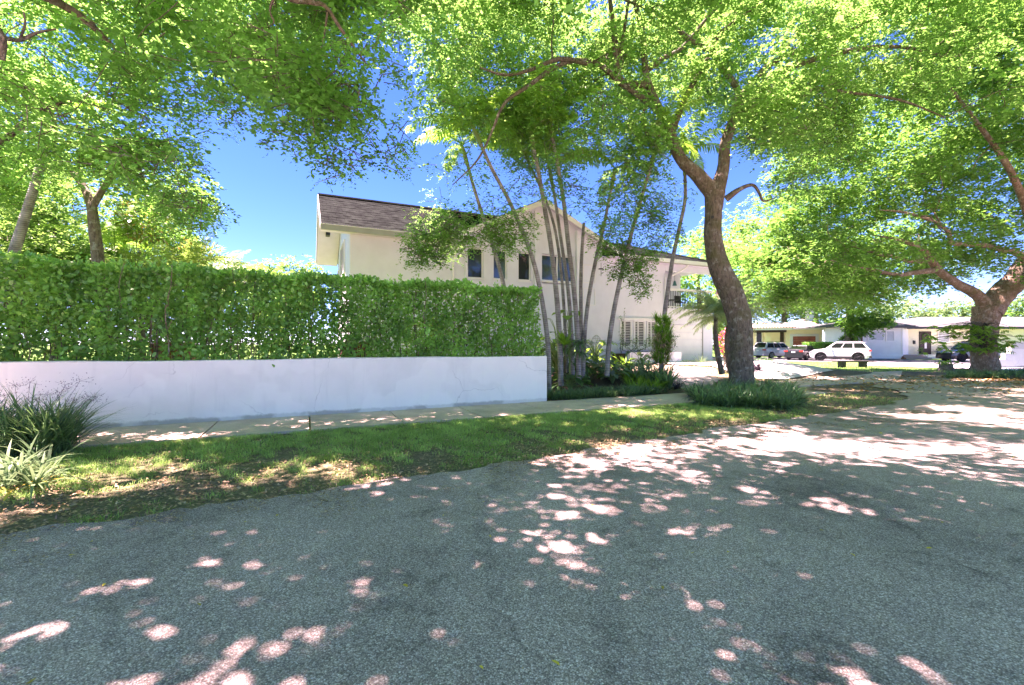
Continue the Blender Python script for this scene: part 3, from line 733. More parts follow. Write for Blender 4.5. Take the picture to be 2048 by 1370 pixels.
L1=tr.limb(WP([J,(1397,352,15.9),(1362,318,15.8),(1341,270,15.7),(1330,240,15.6),(1305,190,15.4),(1291,140,15.2),(1284,60,14.9),(1270,0,14.6),(1262,-110,14)]),[.30,.25,.205,.185,.16,.135,.115,.10,.08,.05],10)
tr.limb(WP([(1318,225,15.5),(1290,200,15.2),(1240,165,14.7),(1200,130,14.2),(1150,121,13.7),(1100,140,13.2),(1060,170,12.8),(1010,205,12.4),(985,260,12.2),(955,320,12),(905,370,11.8)]),[.11,.10,.09,.08,.07,.065,.06,.045,.035,.025,.012],8)
tr.limb(WP([(1180,128,13.9),(1120,118,13.3),(1060,140,12.7),(1010,150,12.2),(960,135,11.8)]),[.08,.07,.05,.04,.02],7)
tr.limb(WP([(1291,170,15.3),(1262,168,15),(1236,150,14.8),(1228,60,14.4),(1215,-30,14)]),[.13,.12,.11,.09,.05],8)
tr.limb(WP([(1238,120,14.7),(1250,50,14.3),(1260,-20,14)]),[.07,.055,.04],6)
tr.limb(WP([(1295,140,15.2),(1330,115,15),(1365,95,14.8),(1420,30,14.2),(1480,-30,13.6)]),[.10,.09,.07,.05,.03],7)
R1=tr.limb(WP([J,(1446,340,16),(1450,290,15.9),(1463,250,15.8),(1478,205,15.6),(1470,170,15.4),(1440,130,15.2),(1425,100,15),(1442,65,14.7),(1490,30,14.3),(1545,-20,13.8)]),[.28,.21,.185,.165,.14,.10,.09,.09,.075,.06,.04],10)
tr.limb(WP([(1345,262,15.7),(1362,215,15.6),(1390,160,15.3),(1425,100,15)]),[.12,.1,.09,.07],7)
tr.limb(WP([(1425,102,15),(1382,80,14.7),(1340,45,14.4),(1300,20,14.1),(1250,0,13.8)]),[.09,.075,.06,.05,.035],7)
tr.limb(WP([(1476,198,15.6),(1540,130,15.1),(1600,100,14.6),(1700,60,14),(1790,15,13.3)]),[.11,.09,.075,.05,.03],8)
tr.limb(WP([(1480,205,15.6),(1560,145,15.1),(1640,115,14.6),(1720,98,14.1),(1800,94,13.6),(1880,110,13)]),[.13,.11,.09,.075,.05,.03],8)
tr.limb(WP([(1476,235,15.7),(1560,190,15.1),(1620,175,14.7),(1700,185,14.2),(1800,200,13.7),(1890,235,13.2)]),[.08,.065,.055,.045,.035,.02],7)
tr.limb(WP([(1338,268,15.7),(1305,270,15.5),(1287,255,15.4),(1283,232,15.4),(1292,215,15.3)]),[.09,.08,.065,.05,.04],7)
tr.limb(WP([(1452,398,16),(1480,378,15.8),(1505,370,15.7),(1518,385,15.6),(1527,402,15.6),(1550,396,15.5)]),[.13,.08,.06,.05,.04,.015],8)
tr.limb(WP([(1262,-110,14),(1100,-300,11),(900,-500,9)]),[.07,.06,.03],6)
tr.limb(WP([(1545,-20,13.8),(1600,-220,11.5),(1650,-500,9)]),[.07,.06,.03],6)
w=tr.wood; wt=MB()
# crown: outline regions at real depth
c1=clumps([(800,0),(1060,-40),(1500,-60),(1850,-30),(1950,120),(1750,230),(1600,260),(1560,300),(1400,200),(1330,170),(1230,240),(1180,300),(1060,330),(1000,270),(860,240),(850,200),(810,100)],225,12.5,20)
c2=clumps([(1240,240),(1340,260),(1330,330),(1250,400),(1200,330)],10,14,17)
c3=clumps([(840,190),(1100,130),(1220,200),(1180,320),(1080,380),(960,350),(870,310)],8,13.2,16)
c4=clumps([(1480,250),(1700,240),(1760,330),(1620,380),(1530,360)],22,15,19)
c5=np.vstack([WP([(1300,480,13.5),(1290,520,13.5),(1255,500,13.5),(1275,555,13.4),(1235,470,13.6),(1310,440,14),(1320,400,14.3),(1290,420,14),(1215,500,13.4),(1235,540,13.3),(1265,530,13.2),(1290,575,13.3),(1250,440,13.6),(1330,430,14.2),(1345,470,14.2),(1260,400,14),(1225,450,13.6),(1310,490,13.8),(1200,470,13.3)]),
  WP([(865,470,11.3),(880,490,11.4),(840,500,11.2),(900,450,11.5),(915,430,11.6),(850,525,11.3),(985,470,12),(1010,450,12.2),(1030,480,12.2),(960,455,11.9),(885,455,11.4),(930,480,11.7),(870,515,11.3),(830,480,11.2),(1045,450,12.2),(1010,490,12.1),(990,440,12)])])
up=[]
while len(up)<330:     # crown overhead, outside the frame, that shades the street
    p=np.array([rng.uniform(-7,19),rng.uniform(-3,17),rng.uniform(8.3,14)])
    if p[1]>4 and abs(p[0]/p[1])<1.15 and (p[2]-1.6)/p[1]<.80: continue
    if np.hypot((p[0]-7)/13,(p[1]-9)/11)>1: continue
    up.append(p)
while len(up)<430:     # extra clumps out of view over the camera, added to shade the near road
    p=np.array([rng.uniform(-9,3),rng.uniform(1,8.5),rng.uniform(8.4,11.5)])
    if (p[2]-1.6)/p[1]<.82: continue
    up.append(p)
while len(up)<520:     # high clumps out of view, added to put the sidewalk in shade
    p=np.array([rng.uniform(-9,7),rng.uniform(8,15.5),rng.uniform(9,15)])
    if (p[2]-1.6)/p[1]<.83: continue
    up.append(p)
c6=sunlit(up)
def rr(k,a,b,fl=.6): 
    r=rng.uniform(a,b,(k,1)); return np.hstack([r,r,r*fl])
c7=clumps([(830,370),(1380,370),(1340,500),(1240,450),(1100,390),(960,430),(900,520),(830,500)],34,12.5,15)
tr.grow(np.vstack([c1,c3,c4]),.012,.05); tr.grow(c7,.006,.02); tr.grow(c2,.01,.04); tr.grow(c5,.007,.02); tr.grow(c6,.012,.05)
crown=MB()
foliage(crown,c1,rr(len(c1),.75,1.3),150,.10,.058,w,-.6,nscale=1.6)
foliage(crown,c3,rr(len(c3),.6,1.1),130,.085,.05,w,-.6,nscale=1.6)
foliage(crown,np.vstack([c2,c4]),rr(len(c2)+len(c4),.6,1.1),90,.10,.058,w,-.3)
foliage(crown,c7,rr(len(c7),.35,.6,.9),42,.065,.038,w,-.35,nscale=1.1,splen=.2)
foliage(crown,c5,rr(len(c5),.28,.5,1.0),100,.06,.035,w,-.6,splen=.18)
foliage(crown,c6,rr(len(c6),.8,1.5,.5),95,.13,.08,None,-.38,nscale=1.8)
w.build('trunk',M['bark'],ft,smooth=True); crown.build('crown',M['leaf_front'],ft)
# staghorn fern hanging in the crown
sf=thing('staghorn_fern',W(1518,262,14.6),'dark staghorn fern hanging high in the crown of the forked tree','fern'); sm_=MB(); p=W(1518,262,14.6)
blades(sm_,np.repeat(p[None],60,0)+rng.normal(size=(60,3))*.06,rng.random(60)*6.283,.62*(.7+.5*rng.random(60)),.075,rng.uniform(.6,1.8,60),rng.uniform(.5,1.4,60),5,rng.uniform(0,.5,60)); sm_.build('fronds',M['leaf_dark'],sf)
sm_=MB(); sm_.tube(smooth_path([W(1524,222,14.75),W(1520,245,14.65),p],3),.02,5); sm_.lathe(p+np.array([0,0,-.12]),[(.001,0),(.13,.05),(.15,.14),(.08,.24),(.001,.26)],10); sm_.build('root_ball',M['bark'],sf)
# tree hollow
m=MB(); p=W(1425,432,15.66); m.lathe(p+np.array([0,0,-.04]),[(.001,-.05),(.045,-.03),(.05,0),(.04,.04),(.001,.05)],10); m.build('knot_hole',M['interior'],ft)

# ------------------------------------------------------------------ tree at the left whose boughs hang over the street
lt=thing('shade_tree',(-11.2,3.2,0),'wide shade tree standing beyond the picture edge, its low boughs hanging over hedge and street','tree')
tr=Tree()
tr.limb([(-11.2,3.2,-.1),(-11.0,3.3,1.5),(-10.6,3.5,3.0),(-9.6,3.8,4.2)],[.55,.45,.42,.38],12)
B=np.array([-9.6,3.8,4.2])
tr.limb([B,W(-500,60,4.6),W(-140,0,4.9),W(-10,60,5.0),W(4,120,5.1)],[.3,.2,.12,.06,.03],9)
tr.limb([W(-300,30,4.8),W(-100,-70,5.6),W(60,-20,6.2),W(125,10,6.6),W(165,35,6.8),W(195,62,7.0),W(228,92,7.2)],[.15,.12,.075,.06,.055,.045,.02],8)
tr.limb([W(3,75,5.0),W(40,80,5.2),W(75,65,5.3),W(112,58,5.4)],[.03,.022,.016,.01],6)
tr.limb([W(40,80,5.2),W(50,50,5.2),W(48,24,5.2)],[.016,.012,.008],5)
tr.limb([B,W(-600,420,6),W(-120,360,7.2),W(0,287,8),W(60,235,8.4),W(110,210,8.6),W(165,195,9)],[.26,.16,.08,.05,.045,.035,.015],8)
tr.limb([W(60,235,8.4),W(30,200,8.6),W(-5,180,8.8)],[.03,.02,.012],6)
tr.limb([W(-300,30,4.8),W(100,-300,5.0),W(420,-190,5.6),W(555,-20,6.2),W(620,4,6.4),W(650,12,6.5),W(680,55,6.6),W(712,100,6.8),W(738,135,7.0)],[.12,.1,.07,.045,.035,.03,.025,.018,.008],7)
tr.limb([W(655,25,6.5),W(650,60,6.6),W(640,110,6.7),W(632,160,6.9)],[.018,.014,.01,.006],6)
tr.limb([W(555,-20,6.2),W(540,20,6.4),W(548,45,6.5),W(530,55,6.6)],[.02,.015,.01,.006],6)
tr.limb([W(165,195,9),W(250,250,9.4),W(300,320,9.6),(W(330,360,9.8))],[.02,.018,.012,.006],6)
c1=clumps([(-260,-80),(860,-80),(800,40),(720,90),(690,140),(520,190),(440,230),(420,280),(350,300),(260,310),(120,330),(-200,340)],175,6.6,11.5,2.5)
c5b=clumps([(150,-120),(760,-120),(700,30),(600,80),(420,120),(250,100)],36,10,14)
c2=clumps([(470,60),(700,110),(700,280),(650,330),(600,300),(520,200)],26,6.2,8.5)
c3=np.array(WP([(760,230,7.5),(790,280,7.6),(775,320,7.7),(740,270,7.5),(720,200,7.3),(800,310,7.7),(735,100,7.2),(770,60,7.2),(800,30,7.4),(690,320,7.4),(650,330,7.4),(770,150,7.4),(800,110,7.6)]))
c4=clumps([(150,300),(330,290),(400,380),(400,440),(340,450),(300,380),(200,345)],16,8.5,11,2.5)
up=[]
while len(up)<100:
    p=np.array([rng.uniform(-13,4),rng.uniform(-3.5,9),rng.uniform(6.2,10)])
    if p[1]>1.5 and abs(p[0]/p[1])<1.2 and (p[2]-1.6)/p[1]<.84: continue
    up.append(p)
c6=sunlit(up)
c1=np.vstack([c1,c5b])
tr.grow(np.vstack([c1,c2,c4]),.008,.035); tr.grow(c3,.005,.02); tr.grow(c6,.01,.04)
crown=MB()
foliage(crown,c1,rr(len(c1),.5,.9),92,.078,.048,tr.wood,-.45,nscale=1.2,splen=.24)
foliage(crown,np.vstack([c2,c4]),rr(len(c2)+len(c4),.4,.7),85,.07,.042,tr.wood,-.5,nscale=1.2,splen=.22)
foliage(crown,c3,rr(len(c3),.25,.42,1.1),34,.055,.032,tr.wood,-.3,nscale=1.0,splen=.18)
foliage(crown,c6,rr(len(c6),.7,1.2,.5),90,.12,.07,None,-.4,nscale=2.0)
tr.wood.build('trunk',M['bark'],lt,smooth=True); crown.build('crown',M['leaf_left'],lt)

# ------------------------------------------------------------------ corner tree at the right
rt=thing('corner_tree',W(1970,746,24)*[1,1,0],'massive low-forked tree with a thick warm brown trunk on the leafy street corner','tree')
tr=Tree()
tr.limb(WP([(1970,756,24),(1970,730,24),(1967,690,24),(1970,650,24),(1975,615,24)]),[.72,.56,.52,.54,.60],16,4,.06)
K=(1975,625,24)
tr.limb(WP([K,(1957,592,23.7),(1920,571,23.2),(1882,545,22.7),(1858,515,22.3),(1842,497,22),(1800,480,21.5),(1745,470,21)]),[.36,.28,.22,.19,.165,.13,.08,.03],12)
tr.limb(WP([(1872,540,22.5),(1830,545,22),(1795,550,21.6),(1750,541,21),(1700,532,20.4),(1660,520,20)]),[.15,.12,.10,.08,.06,.03],9)
tr.limb(WP([(1852,522,22.2),(1820,522,21.8),(1790,515,21.4),(1745,505,21),(1700,490,20.5)]),[.12,.10,.085,.065,.035],8)
tr.limb(WP([K,(2005,585,24),(2030,562,23.7),(2052,530,23.4),(2095,480,23),(2160,400,22.5),(2230,260,22)]),[.60,.56,.52,.47,.40,.3,.15],12)
tr.limb(WP([(2060,520,23.4),(2030,505,22.8),(2005,500,22.3),(1970,491,21.8),(1930,488,21.4),(1902,486,21.1),(1896,463,20.9),(1865,442,20.6),(1810,425,20),(1760,420,19.5)]),[.19,.15,.135,.12,.11,.10,.09,.07,.05,.02],9)
tr.limb(WP([(2070,508,23.3),(2060,440,22),(2020,340,20.5),(1950,240,19),(1880,150,17.5)]),[.22,.18,.13,.09,.04],8)
tr.limb(WP([(2095,480,23),(2120,360,21),(2100,200,19),(2060,60,17)]),[.2,.15,.1,.05],8)
c1=clumps([(1600,250),(1750,180),(1900,60),(2250,-40),(2300,300),(2250,560),(2060,600),(2000,540),(1920,520),(1880,560),(1820,590),(1700,600),(1560,590),(1520,520),(1560,420)],230,21,29,3.6)
c2=clumps([(1850,-60),(2300,-60),(2300,260),(1950,300),(1830,180)],100,16,23,3)
c3=np.vstack([clumps([(1500,540),(1640,530),(1780,560),(1770,600),(1640,612),(1520,600)],16,19,22,2.8),clumps([(1600,340),(1950,300),(1990,470),(1900,540),(1700,560),(1600,480)],12,17.5,20.5,2.8),clumps([(1470,400),(1560,380),(1720,420),(1700,560),(1560,640),(1500,600)],34,22,27,2.6)])
up=[]
while len(up)<90:
    p=np.array([rng.uniform(18,36),rng.uniform(8,26),rng.uniform(7.5,13)])
    if abs(p[0]/p[1])<1.2 : continue
    up.append(p)
tr.grow(np.vstack([c1,c2,c3]),.015,.05); c6=np.array(up); tr.grow(c6,.015,.05)
crown=MB()
foliage(crown,c1,rr(len(c1),1.0,1.8,.5),115,.16,.10,tr.wood,-.55,nscale=2.2,splen=.42,sprig=7)
foliage(crown,c2,rr(len(c2),.9,1.6,.5),115,.13,.08,tr.wood,-.55,nscale=2,splen=.38)
foliage(crown,c3,rr(len(c3),.7,1.2,.45),100,.13,.08,tr.wood,-.5,nscale=2,splen=.35)
foliage(crown,c6,rr(len(c6),1.2,2.0,.5),60,.2,.12,None,-.3,nscale=3,splen=.5)
tr.wood.build('trunk',M['barkwarm'],rt,smooth=True); crown.build('crown',M['leaf_right'],rt)

# ------------------------------------------------------------------ generic smaller trees
def simple_tree(name,label,x,y,h,cr,trunk_r,leafm,per=60,L=.2,nclump=26,z0=None,lean=(0,0),cbase=.35,group=None,barkm='bark',flat=.7,fork=True):
    z=float(gz(x,y)) if z0 is None else z0
    o=thing(name,(x,y,z),label,'tree',group); tr=Tree(); b_=np.array([x,y,z-.1]); top=np.array([x+lean[0],y+lean[1],z+h*.72])
    mid=b_+(top-b_)*.5+rng.normal(size=3)*[.1*trunk_r*8,.1*trunk_r*8,0]
    tr.limb([b_,b_+(mid-b_)*.5,mid,top],[trunk_r*1.25,trunk_r,trunk_r*.85,trunk_r*.35],10)
    cc=[]
    c0=np.array([x+lean[0],y+lean[1],z+h*(cbase+(1-cbase)/2)]); hh=h*(1-cbase)/2
    while len(cc)<nclump:
        q=rng.uniform(-1,1,3)
        if .2<np.linalg.norm(q)<1: cc.append(c0+q*[cr,cr,hh]*.82)
    cc=np.array(cc); tr.grow(cc,.02,.06)
    cm=MB(); r=cr*.34; foliage(cm,cc,rr(len(cc),r*.75,r*1.25,flat),per,L,L*.62,None,-.4,nscale=cr*.6,splen=L*2.2,sprig=7)
    tr.wood.build('trunk',M[barkm],o,smooth=True); cm.build('crown',M[leafm],o); return o
# mid tree by the white SUV
p=W(1692,690,46.5)
simple_tree('verge_tree','grey trunked tree rising right behind the white SUV in front of the pale house',p[0],p[1],15,8.0,.38,'leaf_right',85,.27,60,z0=0,lean=(.6,0),cbase=.32)
# its low leafy shoots
for q,(px,py,Y_,rad,lab) in enumerate([(1722,640,45.9,2.3,'round leafy shrub crown crowding the trunk behind the white SUV')]):
    c=W(px,py,Y_); o=thing('leafy_shrub',(c[0],c[1],0),lab,'shrub'); tr=Tree(); tr.limb([(c[0],c[1],-.05),(c[0]+.1,c[1],1.2),c],[.12,.1,.06],7)
    cc=c+rng.normal(size=(12,3))*[1.3,.6,.8]; tr.grow(cc,.02,.05); cm=MB(); foliage(cm,cc,rr(12,.6,1.0,.8),80,.22,.14,None,-.7,splen=.4); tr.wood.build('stems',M['bark'],o,smooth=True); cm.build('foliage',M['leaf_dark' if 0 else 'leaf_right'],o)
# trees behind the houses
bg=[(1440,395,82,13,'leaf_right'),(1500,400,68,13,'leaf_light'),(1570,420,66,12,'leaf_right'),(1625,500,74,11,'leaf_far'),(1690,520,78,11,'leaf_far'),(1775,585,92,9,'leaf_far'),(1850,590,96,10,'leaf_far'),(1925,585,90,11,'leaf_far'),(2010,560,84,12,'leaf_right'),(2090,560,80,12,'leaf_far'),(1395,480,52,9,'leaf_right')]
names=['full green tree behind the right end of the white house roof','tall pale green tree above the left of the peach house','rounded green tree rising over the peach garage','tree behind the grey chimney of the peach house','hazy tree behind the gap between the peach and the pale houses','hazy low tree above the left hip of the grey roof','hazy broad tree above the middle of the grey roof','hazy tree above the porch roof beside the big corner trunk','green tree just left of the corner trunk fork, far behind the grey roof','hazy tree far behind, right of the corner trunk','small green tree directly behind the balcony of the white house']
for (px,py,Y_,cr,lm),lb in zip(bg,names):
    top=W(px,py,Y_); simple_tree('tree',lb,top[0],Y_,max(8,top[2]),cr*.85,.4,lm,60,.42,24,z0=0,cbase=.12,group='trees standing behind the far houses')
# left garden
simple_tree('garden_tree','pale feathery tree standing far off between the hedge and the house gable',*W(560,690,36)[:2],9.0,3.9,.25,'leaf_light',110,.2,36,cbase=.25)
o=thing('dark_trunk_tree',W(190,690,14)*[1,1,0],'dark trunked tree leaning above the left part of the hedge','tree'); tr=Tree()
tr.limb(WP([(215,745,14),(200,560,14),(188,450,14),(182,410,14),(165,370,14.2),(130,330,14.5)]),[.2,.17,.15,.13,.10,.05],10); tr.limb(WP([(185,415,14),(215,365,14),(260,320,13.8),(300,300,13.6)]),[.10,.08,.06,.03],8)
cc=clumps([(-150,250),(100,270),(330,290),(400,360),(380,440),(240,380),(120,350),(-100,420)],44,12.5,16,3.2); tr.grow(cc,.012,.05)
cm=MB(); foliage(cm,cc,rr(len(cc),.6,1.2),85,.11,.068,tr.wood,-.3,nscale=2); tr.wood.build('trunk',M['bark'],o,smooth=True); cm.build('crown',M['leaf_right'],o)
simple_tree('garden_tree','bright yellow green tree filling the left edge above the hedge',*W(-90,690,19)[:2],9.4,4.6,.2,'leaf_light',110,.15,44,cbase=.12)
simple_tree('garden_tree','sunlit bushy tree behind the hedge below the dark leaning trunk',*W(110,690,20)[:2],9.2,4.2,.15,'leaf_light',120,.14,50,cbase=.1)
simple_tree('garden_tree','round bright green bush tree behind the hedge to the right of the dark trunk',*W(280,690,21)[:2],7.8,3.4,.15,'leaf_right',110,.15,42,cbase=.1)
simple_tree('garden_tree','green tree behind the hedge close to the left picture edge, under taller boughs',*W(20,690,26)[:2],12.5,5.6,.2,'leaf_right',100,.2,46,cbase=.12)
simple_tree('garden_tree','low green tree behind the hedge, ending left of the open sky',*W(375,690,25)[:2],7.4,3.6,.16,'leaf_light',100,.17,36,cbase=.1)
# ------------------------------------------------------------------ hedge
hd=thing('hedge',SN(-6,11.8,0),'tall clipped broad-leaved hedge growing over the low white wall','hedge')
HE0,HE1=-20.0,6.05
k=76000
s=rng.uniform(HE0,HE1,k); s=np.where(rng.random(k)<.25, rng.uniform(-9,HE1,k), s)
z=1.15+2.1*rng.random(k)**.95; n=rng.normal(11.72,.26,k)
face=rng.random(k)<.5; n=np.where(face, 11.28+.18*rng.random(k)+.1*np.sin(s*2.1+z*3), n)
z=1.15+(z-1.15)*(1+.02*np.sin(s*2.3)+.018*np.sin(s*5.1+1)); z=1.15+(z-1.15)*.945; top=rng.random(k)<.13; z=np.where(top, 3.03+.16*rng.random(k)+.05*np.sin(s*2.3)+.04*np.sin(s*5.1+1), z); n=np.where(top, rng.uniform(11.3,12.2,k), n)
P=np.stack([s*D[0]+n*N[0], s*D[1]+n*N[1], z],1)
dens=.58*nz(P*[1,1,.8],1.5)+.45*nz(P,.4)
keep=(dens>-.68+.2*(1-np.clip((z-1.2)/.9,0,1))-.5*np.clip((z-2.6)/.4,0,1))
# thinner toward the right end
keep&=~((s>3.2)&(rng.random(k)<.30)&(z<2.9)&~face)
P=P[keep]; z=z[keep]; q=len(P)
d=rnd_dir(q); d[:,:2]-=N*.45; d[:,2]+=.25+.5*(z>3.0); nr=rng.normal(size=(q,3))*.6+np.array([*(-N*.5),.7])
m=MB(); L=.108*(.6+.6*rng.random(q)); ovals(m,P,d,nr,L,L*.6,np.clip(.1+.45*rng.random(q)+.25*nz(P,.9)+.25*(z>3.05),0,1))  # leaves along the clipped top coloured lighter, as if catching the sun
# shoots standing above the clipped top
ps=rng.uniform(HE0,HE1,330)
for s_ in ps:
    base=SN(s_,rng.uniform(11.3,12.0),3.02); h=rng.uniform(.08,.34); t_=rng.random(9)
    PP=base+np.outer(t_,[0,0,h])+rng.normal(size=(9,3))*.015; dd=rnd_dir(9); dd[:,2]=abs(dd[:,2])+.6
    ovals(m,PP,dd,rng.normal(size=(9,3)),.075,.045,.4+.5*rng.random(9))
st=MB()
for s_ in np.arange(HE0,HE1,.16):
    for _ in range(2):
        a=SN(s_+rng.normal()*.06,rng.uniform(11.4,11.95),1.0); pts=[a]; 
        for j in range(5): pts.append(pts[-1]+np.array([rng.normal()*.07,rng.normal()*.06,.44]))
        st.tube(smooth_path(pts,2),np.linspace(.016,.006,11),4,cap=False)
        for j in range(1,5):
            if rng.random()<.8: st.tube([pts[j],pts[j]+rnd_dir(1)[0]*[.22,.22,.1]+[0,0,.12],pts[j]+rnd_dir(1)[0]*[.3,.3,.1]+[0,0,.28]],[.008,.006,.003],3,cap=False)
        st.tube([a-[0,0,1.1],a],.018,5,cap=False)
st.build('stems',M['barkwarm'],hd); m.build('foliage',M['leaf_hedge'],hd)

# ------------------------------------------------------------------ palms
def frond(mb, base, az, L, lean, droop, nl=34, ll=.45, lw=.035, hang=.6, seg=9, wood=None, vshape=.5, c=.5):
    """one feather frond; rachis arcs from lean (from vertical) by droop"""
    h=np.array([math.cos(az),math.sin(az),0]); p=np.array(base,float); R_=[p.copy()]; T_=[]
    for i in range(seg):
        th=lean+droop*((i+.5)/seg)**1.2; d=h*math.sin(th)+np.array([0,0,math.cos(th)]); T_.append(d); p=p+d*L/seg; R_.append(p.copy())
    T_.append(T_[-1]); R_=np.array(R_); T_=np.array(T_)
    t=np.linspace(.14,.99,nl); P=np.stack([np.interp(t,np.linspace(0,1,seg+1),R_[:,k]) for k in range(3)],1); TT=unit(np.stack([np.interp(t,np.linspace(0,1,seg+1),T_[:,k]) for k in range(3)],1))
    side=np.cross(h,[0,0,1.0]); prof=np.sin(np.pi*np.clip(t*.82+.14,0,1))**.6
    for sg in (-1,1):
        d=side*sg*.9+TT*.55+np.array([0,0,-hang*.35+vshape*.4]); d=unit(d+rng.normal(size=d.shape)*.09); l=ll*prof*(.85+.3*rng.random(nl)); upn=np.cross(TT,side*sg)
        w=lw*np.ones(nl)
        a=P; m1=P+d*(l*.5)[:,None]; d2=unit(d+np.array([0,0,-hang])); e=m1+d2*(l*.5)[:,None]; sw=TT*w[:,None]*.5
        V=np.stack([a-sw*.5,a+sw*.5,m1+sw,m1-sw,e],1).reshape(-1,3); b_=np.arange(nl)[:,None]*5; r=np.clip(c+rng.normal(size=nl)*.18,0,1)
        mb.add(V,np.concatenate([b_,b_+1,b_+2,b_+3],1),r); mb.add(V,np.concatenate([b_+3,b_+2,b_+4],1),r)
    (wood or mb).tube(R_,np.linspace(.018,.004,seg+1)*L/2,4,cap=False)
def slim_palm(px,Yd,label,fr=9,L=2.1,group='slender palms in front of the white house',radius=.075,crown=True,leafm='leaf_palm',name='slender_palm',cs=True,grow_top=0):
    pts=[W(*p,Yd+.25*i/len(px)) for i,p in enumerate(px)]; b0=pts[0].copy()
    o=thing(name,(b0[0],b0[1],float(gz(b0[0],b0[1]))),label,'palm',group)
    P=smooth_path(pts,5); k=len(P)
    m=MB(); m.tube(P,np.linspace(radius*1.08,radius*.7,k),9,bump=.02); m.build('trunk',M['palmbark'],o,smooth=True)
    if not crown: return o
    top=P[-1]; d=unit(P[-1]-P[-3])
    if cs: m=MB(); m.tube([top,top+d*.45,top+d*.8],[radius*.95,radius*1.05,radius*.5],9); m.build('crownshaft',M['crownshaft'],o,smooth=True); top=top+d*.75
    m=MB(); a0=rng.random()*6.28
    for j in range(fr):
        frond(m,top,a0+j*2.399+rng.normal()*.15,L*(.85+.3*rng.random()),rng.uniform(.25,1.1),rng.uniform(1.0,1.8),34,.52,.062,.9,c=.35+.3*rng.random())
    m.build('fronds',M[leafm],o); return o
def base_on(px): return px
slim_palm([(1098,782),(1096,690),(1084,600),(1066,520),(1040,450),(1015,395),(985,340),(962,290)],13.9,'leftmost slender palm, its trunk rising through the end of the hedge and leaning left',9,2.0)
slim_palm([(1032,738),(1020,640),(1005,560),(986,492),(965,430),(948,376),(935,330)],15.6,'slender palm rising behind the hedge in front of the second gable window',8,2.0)
slim_palm([(1122,772),(1120,690),(1114,600),(1103,500),(1090,420),(1078,350),(1068,300)],14.8,'thickest middle palm of the clump, grey ringed trunk standing just right of the leaning one',10,2.0,radius=.09)
slim_palm([(1134,745),(1130,650),(1122,540),(1108,450),(1085,385),(1060,330)],16.2,'thin pale palm stem showing behind the thickest palm of the clump',7,1.8,radius=.06)
slim_palm([(1146,750),(1142,650),(1134,560),(1122,480),(1112,410),(1105,370)],15.7,'smooth slim palm between the two stoutest trunks of the clump',7,1.9,radius=.07)
slim_palm([(1158,768),(1156,690),(1149,590),(1137,490),(1127,400),(1115,330),(1105,275)],15.0,'stout palm right of the middle of the clump with a leafy base plant',9,2.1,radius=.085)
slim_palm([(1163,757),(1162,650),(1162,550),(1166,470),(1168,446)],15.9,'short palm stump with a bare cut top against the gable',0,radius=.07,crown=False)
slim_palm([(1166,752),(1170,660),(1180,580),(1196,500),(1208,450),(1222,380)],15.8,'palm of the clump that leans to the right across the entry window',8,1.8,radius=.075)
slim_palm([(1214,752),(1218,690),(1228,620),(1245,540),(1262,470),(1282,400),(1302,330)],15.6,'single palm standing right of the clump, curving right before the plain white wall',9,2.1,radius=.085)
slim_palm([(1322,752),(1326,660),(1333,600),(1345,520),(1360,450),(1370,400),(1370,350)],17.0,'slender palm whose lower trunk is sheathed in bromeliads beside the balcony',8,2.0,radius=.085)
slim_palm([(10,640),(25,520),(45,450),(62,395),(78,340),(92,280)],12.6,'ringed pale palm trunk leaning right behind the hedge at the far left',8,2.0,None,.13)
# hanging seed strands and dry flower stalks are left to the fronds
# feathery palms behind the hedge on the left
def clump_palm(px,py,Yd,label,n,L,leafm,col,name='areca_palm',z=None,lean=(.1,.7),ll=.42):
    top=W(px,py,Yd); gzz=float(gz(top[0],top[1])); o=thing(name,(top[0],top[1],gzz),label,'palm'); m=MB(); w=MB()
    for j in range(n):
        a=rng.random()*6.28; b0=np.array([top[0]+math.cos(a)*.25,top[1]+math.sin(a)*.25,gzz]); t1=top+np.array([math.cos(a)*.5,math.sin(a)*.5,rng.uniform(-.8,.2)])
        w.tube(smooth_path([b0,(b0+t1)/2+[0,0,.1],t1],3),np.linspace(.035,.02,7),5,cap=False)
        for q in range(4): frond(m,t1,a+rng.normal()*.9,L*(.8+.4*rng.random()),rng.uniform(*lean),rng.uniform(.9,1.6),30,ll,.045,.6,c=np.clip(col+rng.normal()*.2,0,1))
    w.build('stems',M['crownshaft'],o,smooth=True); m.build('fronds',M[leafm],o)
clump_palm(420,560,17.5,'yellow tinged feathery palm arching against the open sky left of the house',6,2.0,'leaf_areca',.5)
clump_palm(330,545,15.5,'feathery palm with yellow fronds just behind the middle of the left hedge',6,1.9,'leaf_areca',.6)
clump_palm(255,470,16.5,'taller green feathery palm behind the left hedge',6,1.9,'leaf_palm',.5)
